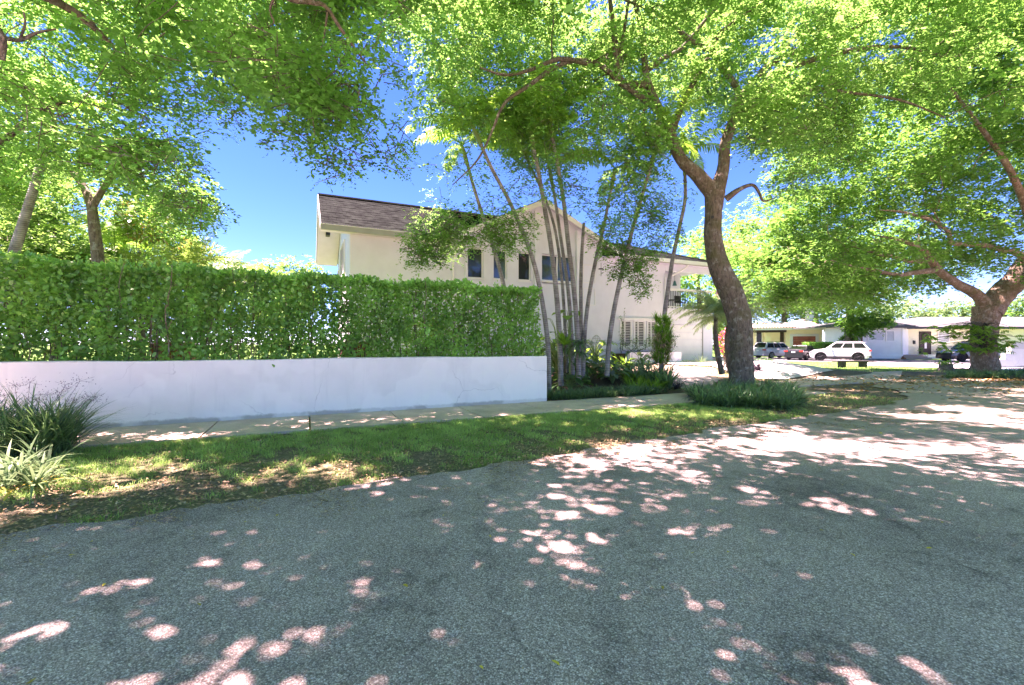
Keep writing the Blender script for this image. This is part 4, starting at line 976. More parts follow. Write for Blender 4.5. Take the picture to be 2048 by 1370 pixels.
# cycad-like croton clumps with whitish and orange leaves
def bush(name,label,cat,c,r,n,L,Wd,mats,shape='rhomb',z=None,up=.3):
    gzz=float(gz(c[0],c[1])) if z is None else z; o=thing(name,(c[0],c[1],gzz),label,cat); w=MB(); 
    tips=[]
    for j in range(14):
        e=np.array(c)+rnd_dir(1)[0]*np.array(r)*.8; w.tube(smooth_path([[c[0]+rng.normal()*.08,c[1]+rng.normal()*.08,gzz-.02],[(c[0]+e[0])/2,(c[1]+e[1])/2,(gzz+e[2])/2+.1],e],2),np.linspace(.018,.006,5),4,cap=False)
    w.build('stems',M['bark'],o)
    for mi_,(mt,fr) in enumerate(mats):
        k=int(n*fr); dd=rnd_dir(k); P=np.array(c)+dd*np.array(r)*(rng.random((k,1))**.35); ld=dd+rng.normal(size=(k,3))*.5+[0,0,up]; m=MB()
        (ovals if shape=='oval' else leaves)(m,P,ld,rng.normal(size=(k,3))*.5+[0,0,1],L*(.7+.6*rng.random(k)),Wd*(.7+.6*rng.random(k)),rng.random(k)); m.build('foliage' if mi_==0 else 'bright_leaves',M[mt],o)
    return o
bush('croton_shrub','tall croton with orange and whitish leaves behind the left hedge','shrub',W(290,440,15.8),(.8,.8,.8),900,.22,.07,[('leaf_light',.6),('leaf_orange',.25),('leaf_white',.15)])
bush('croton_shrub','croton with orange tinged fronds near the sky edge above the hedge','shrub',W(395,510,16.2),(.9,.7,.5),600,.2,.06,[('leaf_light',.75),('leaf_orange',.25)])
bush('garden_shrub','yellow green sunlit shrub behind the hedge beside the house corner','shrub',SN(3.6,14.2,1.7),(.8,.7,.9),1500,.10,.06,[('leaf_bright',1.0)],'oval')
for s_,n_,lab in ((-9.5,15,'sunlit shrub seen through the hedge at its far left end'),(-6,14.6,'sunlit shrub seen through the hedge left of its middle'),(-1,15.5,'sunlit shrub seen through the middle of the hedge')):
    bush('garden_shrub',lab,'shrub',SN(s_,n_,1.6),(1.5,1.0,1.1),1700,.12,.07,[('leaf_light',1.0)],'oval')
# pygmy date palm by the garage
pd=thing('date_palm',W(1432,700,19)*[1,1,0]+[0,0,.35],'fine feathered date palm with twin dark stems beside the garage','palm')
for base,top in (((1444,748,18.6),(1432,628,18.6)),((1462,748,18.9),(1458,640,18.9))):
    m=MB(); P=smooth_path([W(*base),W((base[0]+top[0])/2-6,(base[1]+top[1])/2,base[2]),W(*top)],4); m.tube(P,np.linspace(.12,.09,len(P)),8,bump=.12); m.build('trunk',M['bark'],pd,smooth=True)
    m=MB(); a0=rng.random()*6
    for j in range(38): frond(m,P[-1],a0+j*2.399,1.85*(.85+.3*rng.random()),rng.uniform(.2,1.35),rng.uniform(.9,1.6),48,.34,.020,.9,c=.45+.3*rng.random())
    m.build('fronds',M['leaf_pygmy'],pd)
# ------------------------------------------------------------------ clumps of strap leaves
def tuft(m,x,y,z,n,L,Wd,lean=(.1,1.0),droop=(.5,1.6),spread=.06,seg=4,c=(.1,.8)):
    k=n; az=rng.random(k)*6.283; r=rng.random(k)*spread; P=np.stack([x+r*np.cos(az),y+r*np.sin(az),np.full(k,z)],1)
    blades(m,P,az+rng.normal(size=k)*.3,L*(.65+.5*rng.random(k)),Wd*(.8+.4*rng.random(k)),rng.uniform(*lean,k),rng.uniform(*droop,k),seg,rng.uniform(*c,k))
def strap_bed(name,label,pts,n,L,Wd,mat,cat='ground cover',loc=None,group=None,**kw):
    pts=np.array(pts); c=pts.mean(0); o=thing(name,(c[0],c[1],float(gz(c[0],c[1]))),label,cat,group)
    m=MB()
    for p in pts: tuft(m,p[0],p[1],float(gz(p[0],p[1])),n,L,Wd,**kw)
    m.build('leaves',M[mat],o); return o
# liriope round the street tree (one border each, nobody could count the tufts)
pts=[]
for a,b_,k in (((1378,792),(1600,800),34),((1385,800),(1600,812),32),((1400,808),(1580,818),26),((1420,782),(1590,786),16)):
    for q in range(k):
        t_=(q+rng.random())/k; g=G(a[0]+(b_[0]-a[0])*t_, a[1]+(b_[1]-a[1])*t_+rng.normal()*2)[:2]; pts.append(g)
strap_bed('ground_cover','dark green strappy ground cover ringing the foot of the forked street tree',pts,40,.56,.036,'leaf_blade',c=(.05,.9))
pts=[]
for n_ in (11.15,11.4,11.7,12.0):
    for q in range(30): pts.append(SN(6.35+3.9*(q+rng.random())/30, n_+rng.normal()*.06)[:2])
strap_bed('ground_cover','low fine bladed dark border grass edging the sidewalk right of the white wall end',pts,46,.38,.017,'leaf_blade',c=(.0,.6),lean=(.2,1.0))
strap_bed('purple_plant','small dark purple strap plant at the left tip of the tree ring',[G(1392,800)[:2],G(1384,795)[:2],G(1398,806)[:2]],26,.45,.035,'leaf_purple','plant')
strap_bed('purple_plant','wide mound of blackish purple strap leaves beside the garage corner',[SN(18.1+.38*i,14.9+.25*(i%2)+.2*i*.3)[:2] for i in range(7)],60,.62,.05,'leaf_purple','plant')
strap_bed('purple_plant','small dark purple plant on the path edge beside the tall lilies',[G(1352,779)[:2],G(1358,777)[:2]],26,.5,.03,'leaf_purple','plant')
# lilies, bromeliads and tropical bed
strap_bed('lily_clump','tall clump of long arching lily leaves at the right end of the bed',[G(1318,776)[:2],G(1330,772)[:2],G(1305,772)[:2],G(1338,778)[:2]],34,1.35,.06,'leaf_blade','plant',lean=(.05,.5),droop=(.8,2.0),seg=6,c=(.3,1))
strap_bed('lily_clump','lily leaves rising behind the bright bromeliads',[G(1270,770)[:2],G(1255,766)[:2],G(1290,768)[:2]],30,1.2,.05,'leaf_blade','plant',lean=(.05,.5),droop=(.6,1.8),seg=6,c=(.4,1))
strap_bed('bromeliad','bright green bromeliads massed at the front of the bed',[G(1262+15*i,778+3*(i%2))[:2] for i in range(5)]+[G(1255+18*i,770)[:2] for i in range(4)],40,.55,.06,'leaf_bright','plant',lean=(.15,1.1),droop=(.3,.9),c=(.3,1))
strap_bed('bromeliad','lime green bromeliad rosettes beside the single curved palm',[G(1232,760)[:2],G(1250,757)[:2],G(1222,768)[:2]],40,.6,.06,'leaf_bright','plant',lean=(.15,1.1),droop=(.2,.8),c=(.5,1))
strap_bed('spider_grass','pale striped low blades fringing the bromeliads by the sidewalk',[G(1262+14*i,789-i*.8)[:2] for i in range(6)],30,.35,.025,'leaf_varieg','plant',c=(.0,.6))
# big-leaved plants among the palms
def bigleaf(name,label,x,y,h,n,L,Wd,mat,spread=.6,drop=.5,white=0,hmin=.35):
    z=float(gz(x,y)); o=thing(name,(x,y,z),label,'plant'); st=MB(); m=MB(); P=[];Dd=[];Nn=[]
    for j in range(n):
        a=j*2.399+rng.normal()*.3; hh=h*rng.uniform(hmin,1); rad=spread*rng.uniform(.3,1); tip=np.array([x+math.cos(a)*rad,y+math.sin(a)*rad,z+hh])
        st.tube(smooth_path([[x,y,z-.02],[x+math.cos(a)*rad*.3,y+math.sin(a)*rad*.3,z+hh*.75],tip],3),np.linspace(.022,.01,7),5,cap=False)
        P.append(tip); Dd.append([math.cos(a),math.sin(a),-drop+rng.normal()*.2]); Nn.append([math.cos(a)*.5,math.sin(a)*.5,1])
    ovals(m,np.array(P),np.array(Dd,float),np.array(Nn,float),L*(.7+.5*rng.random(n)),Wd*(.7+.5*rng.random(n)),rng.random(n),fold=.16)
    st.build('stems',M['crownshaft'],o,smooth=True); m.build('leaves',M[mat],o); return o
for gx_,gy_,hh_,nn_,lb_ in ((1104,762,1.6,26,'glossy broad-leaved plant against the end of the hedge'),(1150,772,1.1,26,'dark leafy plant between the stout palm trunks'),(1190,760,1.3,26,'broad-leaved plant before the birdcage'),(1225,772,.8,22,'low leafy plant between the dark philodendrons and the lime bromeliads'),(1282,762,1.0,22,'leafy plant behind the bromeliads, below the shuttered windows'),(1140,783,.6,20,'low leafy plant just behind the border grass beside the wall end')):
    a=G(gx_,gy_)[:2]; bigleaf('leafy_plant',lb_,a[0],a[1],hh_,nn_+10,.42,.2,'leaf_palm' if hh_>1.2 else 'leaf_dark',.7,.4)
a=G(1118,775)[:2]; bigleaf('philodendron','large dark broad-leaved philodendron crowding the left palms beside the wall end',a[0],a[1],1.9,30,.55,.30,'leaf_dark',.75,.7)
a=G(1112,770)[:2]; bigleaf('rubber_plant','dark pointed leaves rising above the philodendron at the palm feet',a[0]+.1,a[1]+.3,2.3,18,.5,.16,'leaf_dark',.5,-.2)
a=W(1140,700,15.3)[:2]; bigleaf('taro_plant','single lime green lobed leaf plant glowing between the palm trunks',a[0],a[1],2.75,5,.42,.36,'leaf_bright',.2,.3,hmin=.85)
a=G(1170,772)[:2]; bigleaf('philodendron','low dark big-leaved plant in the middle of the bed',a[0],a[1],.9,26,.5,.26,'leaf_dark',.8,.3)
a=G(1205,768)[:2]; bigleaf('philodendron','low dark big-leaved plant just left of the lime bromeliads',a[0],a[1],.8,24,.5,.22,'leaf_dark',.8,.2)
strap_bed('fern_clump','long drooping straps hanging from the stout palm of the clump',[],0,0,0,'leaf_blade') if False else None
ep=thing('strap_fern',W(1158,695,14.9),'rosette of drooping dark strap leaves wrapped round the stout palm trunk','fern'); m=MB(); p=W(1158,690,14.85)
tuft(m,p[0],p[1],p[2],90,.75,.05,(.6,1.5),(1.0,2.0),.1,6,(.1,.6)); tuft(m,p[0],p[1],p[2]-.25,60,.6,.04,(1.0,1.6),(1.0,1.6),.1,6,(.0,.4)); m.build('leaves',M['leaf_blade'],ep)
cr=thing('bird_nest_fern',W(1132,668,14.6),'upright rosette of broad green leaves among the palm stems','fern'); m=MB(); p=W(1130,690,14.55)
tuft(m,p[0],p[1],p[2],26,.6,.10,(.3,1.2),(.3,1.0),.05,5,(.4,1)); m.build('leaves',M['leaf_bright'],cr); m=MB(); m.tube([G(1130,776),p],.03,6); m.build('stem',M['bark'],cr)
# bromeliads sheathing the palm by the balcony
br=thing('bromeliad_column',W(1326,740,16.8),'shaggy column of spiky bromeliads clinging to the palm trunk by the balcony','bromeliad'); m=MB(); dm=MB()
for j in range(84):
    t_=j/83; py=640+88*t_; a=rng.random()*6.28; p=W(1325,py,16.85)+np.array([math.cos(a),math.sin(a),0])*(.13+.14*rng.random())
    k=20; az=a+rng.normal(size=k)*.8
    blades(m,np.repeat(p[None],k,0)+rng.normal(size=(k,3))*.02,az,.38*(.6+.6*rng.random(k)),.035,rng.uniform(.15,1.25,k),rng.uniform(.2,.9,k),4,rng.uniform(.2,1,k))
    if .25<t_<.95:
        k=16; az=rng.random(k)*6.28; blades(dm,np.repeat(p[None],k,0)+rng.normal(size=(k,3))*.03,az,.4*(.6+.6*rng.random(k)),.02,rng.uniform(1.2,2.2,k),rng.uniform(.3,1.0,k),3,rng.uniform(.2,1,k))
m.build('leaves',M['leaf_palm'],br); dm.build('dead_leaves',M['deadleaf'],br)
# vines on wall and plants in planter
def wispy(name,label,c,h,n,mat,sp=.5,cat='plant'):
    o=thing(name,c,label,cat); st=MB(); P=[]
    for j in range(n):
        pts=[np.array(c,float)]
        for q in range(5): pts.append(pts[-1]+np.array([rng.normal()*sp*.25,rng.normal()*.06,h/5*rng.uniform(.6,1.2)]))
        S=smooth_path(pts,3); st.tube(S,np.linspace(.01,.004,len(S)),4,cap=False); P+=list(S[3:])
    P=np.array(P); P=np.repeat(P,3,0)+rng.normal(size=(len(P)*3,3))*.04; m=MB(); ovals(m,P,rnd_dir(len(P)),rnd_dir(len(P)),.07,.04,rng.random(len(P)))
    st.build('stems',M['bark'],o); m.build('leaves',M[mat],o)
wispy('climber','thin leafy climber on the white wall left of the shuttered windows',SN(15.05,19.15,1.1),2.3,3,'leaf_dark',.3)
wispy('potted_shrub','grey green shrub in the planter before the shuttered windows',SN(15.3,18.5,1.1),.9,9,'leaf_far',.8)
wispy('potted_shrub','sparse twiggy shrub in the planter right of the bromeliad column',SN(17.3,18.5,1.1),1.0,8,'leaf_dark',.9)
strap_bed('croton_plant','low reddish crotons along the planter top',[],0,0,0,'leaf_orange') if False else None
o=thing('croton_plant',SN(15.9,18.4,1.1),'row of low reddish brown plants along the planter top','plant'); m=MB()
for i in range(16): q=SN(14.8+.19*i,18.3)[:2]; tuft(m,q[0],q[1],1.1,16,.22,.03,c=(0,.4))
m.build('leaves',M['leaf_orange'],o)
o=thing('pale_twiggy_plant',SN(18.7,17.3,float(gz(*SN(18.7,17.3)[:2]))),'pale bare twiggy plant beside the end of the planter wall','plant'); m=MB(); q=SN(18.7,17.3)[:2]; tuft(m,q[0],q[1],float(gz(*q)),46,.6,.018,(.1,1.0),(0,.3),.1,3,(0,.5)); m.build('twigs',M['leaf_varieg'],o)
# pink flowers behind the twin stems
o=bush('flowering_shrub','shrub of hot pink flowers behind the stems of the date palm','shrub',W(1452,685,22.5),(.35,.35,.7),500,.12,.08,[('leaf_bright',.45),('leaf_pink',.55)],'oval')
bush('garden_shrub','low green shrub right of the pink flowers at the garage corner','shrub',W(1466,705,23.5),(.5,.5,.4),600,.1,.06,[('leaf_bright',1)],'oval')
# ornamental grass at the left edge
og=thing('ornamental_grass',G(75,905)*[1,1,0],'tall dark ornamental grass with seed heads before the wall at the left edge','ornamental grass'); m=MB()
for j in range(42):
    q=G(rng.uniform(-110,150),rng.uniform(893,915))[:2]; tuft(m,q[0],q[1],0,34,1.0,.022,(.05,.7),(.5,1.7),.08,6,(.0,.6))
m.build('leaves',M['leaf_blade'],og)
m=MB(); hd_=MB()
for (px,py,bx) in ((30,770,40),(60,765,50),(95,790,80),(130,770,90),(160,762,100),(175,800,110),(190,795,130),(10,790,10),(75,800,60),(120,785,70),(150,800,100)):
    tip=W(px,py,6.3); bs=G(bx,905); S=smooth_path([bs,(bs+tip)/2+[0,0,.15],tip],4); m.tube(S,.0025,3,cap=False)
    k=34; P=tip+rng.normal(size=(k,3))*[.09,.06,.05]; leaves(hd_,P,rnd_dir(k)+[0,0,-.5],rnd_dir(k),.022,.010,rng.random(k))
    for q in range(7): m.tube([tip,tip+rng.normal(size=3)*[.08,.06,.05]],.0015,3,cap=False)
m.build('stalks',M['seed'],og); hd_.build('seed_heads',M['seed'],og)
sp=thing('spider_plant',G(60,965)*[1,1,0],'pale striped spider plant at the foot of the dark ornamental grass','plant'); m=MB()
for (px,py,n_) in ((40,962,40),(95,955,34),(70,975,36),(10,975,34)):
    q=G(px,py)[:2]; tuft(m,q[0],q[1],0,n_,.62,.030,(.1,1.1),(.6,2.0),.06,6,(.0,.9))
m.build('leaves',M['leaf_varieg'],sp)
m=MB(); q=G(15,985)[:2]; tuft(m,q[0],q[1],.02,8,.4,.03,(1.0,1.5),(.3,.8),.1,5,(.2,1)); m.build('yellow_leaves',M['yellowleaf'],sp)
# weeds at wall foot
o=thing('weed',G(245,850),'tiny green weed sprouting at the foot of the white wall','weed'); m=MB(); p=G(245,851); k=40; ovals(m,p+rng.normal(size=(k,3))*[.09,.03,.03]+[0,0,.07],rnd_dir(k)+[0,0,.4],rnd_dir(k),.05,.035,rng.random(k)); m.tube([p,p+[0,0,.1]],.004,4); m.build('leaves',M['leaf_bright'],o)
# philodendron climbing the corner tree and cover at its foot
o=thing('climbing_philodendron',W(1955,690,23.2),'drooping large-leaved philodendron climbing round the thick corner trunk','plant'); m=MB(); st=MB()
for j in range(130):
    px=rng.normal(1955,42); py=rng.uniform(645,700)+abs(px-1955)*.05; c=W(px,py,23.0+rng.normal()*.25); ctr=W(1968,py,23.6)
    k=9; out=unit((c-ctr)*[1,1,.2]+rng.normal(size=3)*.2); t_=np.linspace(.1,1,k)
    st.tube([ctr,(c+ctr)/2+[0,0,.15],c],[.02,.015,.01],4,cap=False)
    P=c+np.outer(t_,out*.3); sg=np.where(np.arange(k)%2==0,1,-1)[:,None]; side=unit(np.cross(out,[0,0,1.0]))
    leaves(m,P,side*sg*.8+out*.5+np.array([0,0,-.7]),rng.normal(size=(k,3))*.3+[0,0,1],.36*(.6+.5*rng.random(k)),.07,np.clip(rng.random(k)*.8,0,1))
st.build('stems',M['bark'],o,smooth=True); m.build('leaves',M['leaf_palm'],o)
pts=[G(rng.uniform(1895,2120),rng.uniform(747,757))[:2] for _ in range(70)]
strap_bed('ground_cover','low green ground cover round the foot of the thick corner tree',pts,34,.45,.04,'leaf_blade',c=(.1,.9))
# ------------------------------------------------------------------ verge grass and litter (uncountable)
k=420000
s=rng.uniform(-11.5,16,k); n=rng.uniform(4.9,9.12,k)
P2=np.stack([s*D[0]+n*N[0], s*D[1]+n*N[1]],1)
vis=(P2[:,1]>2.6)&(np.abs(P2[:,0]/P2[:,1])<1.25); 
poly=[tuple(p) for p in E]; 
# keep only outside of the road
rp=[tuple(p) for p in roadpoly]; vis&=~in_poly(P2[:,0],P2[:,1],rp)
P3=np.stack([P2[:,0],P2[:,1],np.zeros(k)],1)
nn=n-5.2
dens=.55*nz(P3,2.6)+.55*nz(P3,.55)+.8*np.clip((n-6.1)/2.0,-1.1,.7)-.33
vis&=(dens>rng.normal(size=k)*.25-.05)
mulchy=np.hypot(P3[:,0]-8.2,P3[:,1]-15.4)<1.6
vis&=~mulchy
# thin toward the dusty end
vis&=rng.random(k)<np.clip(1.2-np.clip((s-8.2)/3.5,0,1)*1.08,0.08,1)
P3=P3[vis]; P3[:,2]=-.025; q=len(P3)
m=MB(); dist=P3[:,1]; az=rng.random(q)*6.283
blades(m,P3,az,(.045+.03*rng.random(q))*(1+dist*.02),.0042*(1+dist*.10),rng.uniform(.1,1.1,q),rng.uniform(.1,1.0,q),2,np.clip(.45+.3*nz(P3,.8)+rng.normal(size=q)*.2,0,1))
tag(m.build('grass',M['grass']),'patchy green lawn grass of the verge between road and sidewalk','grass',kind='stuff')
# lawn farther off
k=60000
u=rng.uniform(-.2,1.25,k); Yd=rng.uniform(16,40,k); P3=np.stack([u*Yd,Yd,np.zeros(k)],1); s_,n_=toSN(P3[:,0],P3[:,1])
py=HY+(EYE)*FPX/Yd; px=CX+FPX*u
okm=in_poly(px,py,[(1575,724),(1700,722),(1735,731),(1830,736),(1900,739),(1895,745),(1800,743),(1735,746),(1660,744)])|in_poly(px,py,[(1350,742),(1560,752),(1600,768),(1500,772),(1440,760),(1350,750)])
okm|=in_poly(px,py,[(1470,715),(1560,719),(1600,721),(1500,721)])
P3=P3[okm]; P3[:,2]=gz(P3[:,0],P3[:,1])-.02; q=len(P3)
m=MB(); blades(m,P3,rng.random(q)*6.283,.09,.02,rng.uniform(.1,1.0,q),rng.uniform(.1,.8,q),2,np.clip(.6+rng.normal(size=q)*.2,0,1)); 
tag(m.build('lawn_grass',M['grass']),'short lawn grass around the driveway and stone bench','grass',kind='stuff')
# litter
def litter(name,mat,P,L,Wd,label):
    q=len(P); m=MB(); d=rng.normal(size=(q,3))*[1,1,.18]; nr=rng.normal(size=(q,3))*.35+[0,0,1]
    ovals(m,P,d,nr,L*(.6+.7*rng.random(q)),Wd*(.6+.7*rng.random(q)),rng.random(q),fold=.18)
    tag(m.build(name,M[mat]),label,'fallen leaves',kind='stuff')
k=60000; s=rng.uniform(-11.5,17,k); n=rng.uniform(5.0,9.1,k); P=np.stack([s*D[0]+n*N[0], s*D[1]+n*N[1], np.full(k,-.008)+.03*rng.random(k)],1)
v=(P[:,1]>2.6)&~in_poly(P[:,0],P[:,1],rp)&(rng.random(k)<np.clip(.55+.5*nz(P,1.7)-.25*(n-6.5),.05,1)); P=P[v]
litter('fallen_leaves','deadleaf',P,.04,.02,'dry brown leaf litter scattered through the verge grass')
k=900; P=np.stack([rng.uniform(3,34,k),rng.uniform(9,25,k),np.full(k,.008)],1); 
px_=CX+FPX*P[:,0]/P[:,1]; py_=HY+EYE*FPX/P[:,1]
P=np.array([G(rng.uniform(1500,2150),rng.uniform(752,800),.0) for _ in range(9000)])
wgt=np.exp(-((P[:,1]-21)/4.5)**2)*np.clip((P[:,0]-8)/16,0.05,1); P=P[rng.random(len(P))<wgt]; P[:,2]=.012
litter('leaf_drift','drift',P,.13,.065,'orange brown leaf drift on the ground before the corner tree')
k=22000; s=rng.uniform(-11,14,k); n=4.3+1.3*rng.random(k)**.45+.02*s; P=np.stack([s*D[0]+n*N[0],s*D[1]+n*N[1],np.full(k,.011)],1); P=P[(P[:,1]>2)&in_poly(P[:,0],P[:,1],rp)&(nz(P,1.1)>-.1)]
litter('edge_litter','deadleaf',P,.024,.012,'small dry leaf bits collected along the road edge')
k=190; P=np.stack([rng.uniform(-6,9,k),rng.uniform(1.6,12,k),np.full(k,.010)],1); P=P[in_poly(P[:,0],P[:,1],rp)]
P2_=np.stack([rng.uniform(-9,14,5200),rng.uniform(1.5,14,5200),np.full(5200,.009)],1); P2_=P2_[in_poly(P2_[:,0],P2_[:,1],rp)&(nz(P2_,2.5)>.15)]
litter('road_grit','deadleaf',P2_,.012,.008,'fine grit and leaf crumbs drifted over the old asphalt')
litter('yellow_leaves','yellowleaf',P,.042,.022,'scattered small yellow leaves lying on the asphalt')
# ------------------------------------------------------------------ cars
def X(px,Yd): return (px-CX)/FPX*Yd
def hz(py,Yd): return EYE+(HY-py)/FPX*Yd
M['tyre']=simple('tyre_rubber',(.02,.02,.02),.8,.2); M['rim_dark']=simple('dark_rim',(.03,.03,.033),.35,.1,metal=.6); M['rim']=simple('alloy_rim',(.55,.55,.56),.3,.1,metal=.7)
M['carglass']=simple('car_glass',(.008,.011,.011),.12,.1,spec=.3); M['plastic']=simple('black_plastic',(.025,.025,.027),.6,.2); M['redlamp']=simple('tail_lamp_red',(.45,.02,.02),.2,.2,coat=1.0); M['plate']=simple('number_plate',(.7,.72,.7),.5,.1)
def paint(name,c): return simple(name,c,.28,.05,1.0,spec=.5,coat=1.0)
def make_car(name,label,loc,yaw,paintm,length,width,height,belt,hood,trunk,kind,group,rim='rim',clad=False,roof=None,wr=.34):
    """x forward. hood/trunk: heights; kind 'suv' or 'sedan'"""
    o=thing(name,(0,0,0),label,'car',group)
    hl=length/2; hw=width/2; xw=(hl-.88,-hl+.95); zb=.24 if kind!='sedan' else .2
    X_=np.linspace(-hl,hl,61); rows=[]
    wc=wr+.06
    for x in X_:
        e=abs(x)/hl; w=hw*(1-.10*max(0,(e-.8)/.2)**2-.05*max(0,(e-.5)/.5)**2)
        if kind=='sedan':
            top=np.interp(x,[-hl,-hl+.08,-hl+1.0,-hl+1.05,hl-1.45,hl-1.0,hl-.25,hl],[trunk-.18,trunk,trunk+.03,belt,belt,hood,hood-.14,hood-.32])
        else:
            top=np.interp(x,[-hl,-hl+.05,-hl+.3,hl-1.35,hl-1.0,hl-.3,hl],[belt-.1,belt,belt+.02,belt,hood,hood-.1,hood-.32])
        zlo=zb+.10*max(0,(e-.85)/.15)
        zs=zlo
        for xc in xw:
            if abs(x-xc)<wc: zs=max(zs,wr+math.sqrt(wc**2-(x-xc)**2)*.98)
        zs=min(zs,top-.12)
        yy=[w*.80,w*.97,w,w*.985,w*.93,w*.6,0]; zz=[zs,zs+.02,max(zs+.04,.55),top-.16,top-.03,top+.02,top+.035]
        zz=[max(a,zs) for a in zz]
        ring=[(x,a,b) for a,b in zip(yy,zz)]; ring+= [(x,-a,b) for a,b in zip(yy[-2::-1],zz[-2::-1])]
        rows.append(ring)
    V=np.array(rows); k=V.shape[1]; V=V.reshape(-1,3); F=[]
    for i in range(60):
        for j in range(k-1): F.append([i*k+j,(i+1)*k+j,(i+1)*k+j+1,i*k+j+1])
    m=MB(); m.add(V,F); m.add(V[:k],[list(range(k))]); m.add(V[-k:],[list(range(k))[::-1]])
    # greenhouse frustum
    if kind=='sedan': xb=(-hl+.75,hl-1.35); xt=(-hl+1.55,hl-2.15)
    else: xb=(-hl+.12,hl-1.25); xt=(-hl+.55,hl-2.0)
    wb=hw*.93; wt=hw*.74; zt=height; zb2=belt-.01
    def pt(u,v,sd): # u 0 rear..1 front, v 0 belt..1 roof
        x=(xb[0]+(xb[1]-xb[0])*u)*(1-v)+(xt[0]+(xt[1]-xt[0])*u)*v; y=(wb*(1-v)+wt*v)*sd; z=zb2+(zt-.05-zb2)*v; return np.array([x,y,z])
    c=[pt(0,0,1),pt(1,0,1),pt(1,0,-1),pt(0,0,-1)]; d=[pt(0,1,1),pt(1,1,1),pt(1,1,-1),pt(0,1,-1)]
    m.prism(c,d)
    rf=[p+np.array([0,0,.005]) for p in d]; inn=[np.array([p[0]*.93+(xt[0]+xt[1])*.035,p[1]*.8,zt]) for p in d]
    m.prism(rf,inn)
    bd=m.build('body',paintm,o)
    bv=bd.modifiers.new('bevel','BEVEL'); bv.width=.03; bv.segments=2; bv.limit_method='ANGLE'; bv.angle_limit=R(28)
    def quad(name,P,mat,par=o,off=.008):
        P=[np.array(p,float) for p in P]; nr=np.cross(P[1]-P[0],P[3]-P[0]); nr/=np.linalg.norm(nr); cen=sum(P)/4
        if np.dot(nr,cen-np.array([0,0,.9]))<0: nr=-nr
        m=MB(); m.prism([p+nr*off for p in P],[p+nr*(off+.008) for p in P]); return m.build(name,mat,par)
    for sd in (1,-1):
        for (u0,u1) in (((.05,.34),(.37,.63),(.66,.93)) if kind!='sedan' else ((.06,.44),(.47,.93))):
            quad('side_window',[pt(u0,.12,sd),pt(u1,.12,sd),pt(min(u1,.96),.88,sd),pt(max(u0,.04),.88,sd)],M['carglass'])
    quad('windscreen',[pt(1,.08,.9),pt(1,.08,-.9),pt(1,.92,-.88),pt(1,.92,.88)],M['carglass'])
    quad('rear_window',[pt(0,.15,.85),pt(0,.15,-.85),pt(0,.9,-.82),pt(0,.9,.82)],M['carglass'])
    # underside, bumper, cladding
    m=MB(); m.box(-hl+.25,hl-.25,-hw*.78,hw*.78,zb-.02,.6); m.build('underbody',M['plastic'],o)
    m=MB(); m.box(-hl-.04,-hl+.18,-hw*.9,hw*.9,zb+.08,.52); ob=m.build('rear_bumper',M['plastic'] if clad else paintm,o)
    m=MB(); m.box(hl-.2,hl+.03,-hw*.86,hw*.86,zb+.02,.5); m.build('front_bumper',M['plastic'] if clad else paintm,o)
    if clad:
        m=MB()
        for sd in (1,-1):
            m.box(xw[1]+wc,xw[0]-wc,sd*hw*.96,sd*(hw+.02),zb,zb+.2)
            for xc in xw:
                a=np.linspace(.0,math.pi,15); P=[np.array([xc+math.cos(t_)*(wc+.0),sd*(hw-.02),wr+math.sin(t_)*(wc)]) for t_ in a]
                m.tube([p for p in P],.05,6)
        m.build('cladding',M['plastic'],o)
    for sd in (1,-1):
        for xc in xw:
            w_=MB()
            a=np.arange(24)/24*2*math.pi
            def cyl(mb,r0,r1,y0,y1,sides=24):
                A=np.arange(sides)/sides*2*math.pi
                P=[[xc+r0*math.cos(t_),y0,wr+r0*math.sin(t_)] for t_ in A]; Q=[[xc+r1*math.cos(t_),y1,wr+r1*math.sin(t_)] for t_ in A]; mb.prism(P,Q)
            cyl(w_,wr,wr,sd*(hw-.26),sd*(hw-.05)); cyl(w_,wr,wr-.03,sd*(hw-.05),sd*(hw-.02)); wh=w_.build('wheel',M['tyre'],o)
            r_=MB(); cyl(r_,.06,.06,sd*(hw-.018),sd*(hw-.004),12)
            for q in range(5):
                t_=q/5*6.283; c_=np.array([xc,sd*(hw-.012),wr]); e=c_+np.array([math.cos(t_),0,math.sin(t_)])*(wr*.66); r_.tube([c_,e],[.035,.028],6)
            P=[[xc+wr*.68*math.cos(t_),sd*(hw-.012),wr+wr*.68*math.sin(t_)] for t_ in np.linspace(0,6.283,25)]; r_.tube(P,.018,6)
            r_.build('rim',M[rim],wh)
        m=MB(); m.box(-hl-.03,-hl+.16,sd*hw*.62,sd*hw*.965,belt-.24,belt-.1) if kind!='sedan' else m.box(-hl-.015,-hl+.12,sd*hw*.55,sd*hw*.94,trunk-.22,trunk-.08)
        m.build('tail_light',M['redlamp'],o)
        m=MB(); m.box(hl-.3,hl-.02,sd*hw*.6,sd*hw*.93,hood-.30,hood-.2); m.build('headlight',M['rim'],o)
        m=MB(); m.box(hl-1.75,hl-1.62,sd*hw*1.0,sd*(hw+.16),belt+.0,belt+.13); m.build('wing_mirror',paintm,o)
        m=MB(); m.box(xb[0]+.9,xb[0]+1.05,sd*(hw*.985),sd*(hw+.015),belt-.17,belt-.13); m.build('door_handle',paintm,o); m=MB(); m.box(.35,.5,sd*(hw*.985),sd*(hw+.015),belt-.17,belt-.13); m.build('door_handle',paintm,o)
        if kind!='sedan': m=MB(); m.tube([(xt[0]+.1,sd*wt*.86,zt+.0),(xt[0]+.3,sd*wt*.86,zt+.05),(xt[1]-.3,sd*wt*.86,zt+.05),(xt[1]-.1,sd*wt*.86,zt)],.018,6); m.build('roof_rail',M['plastic'],o)
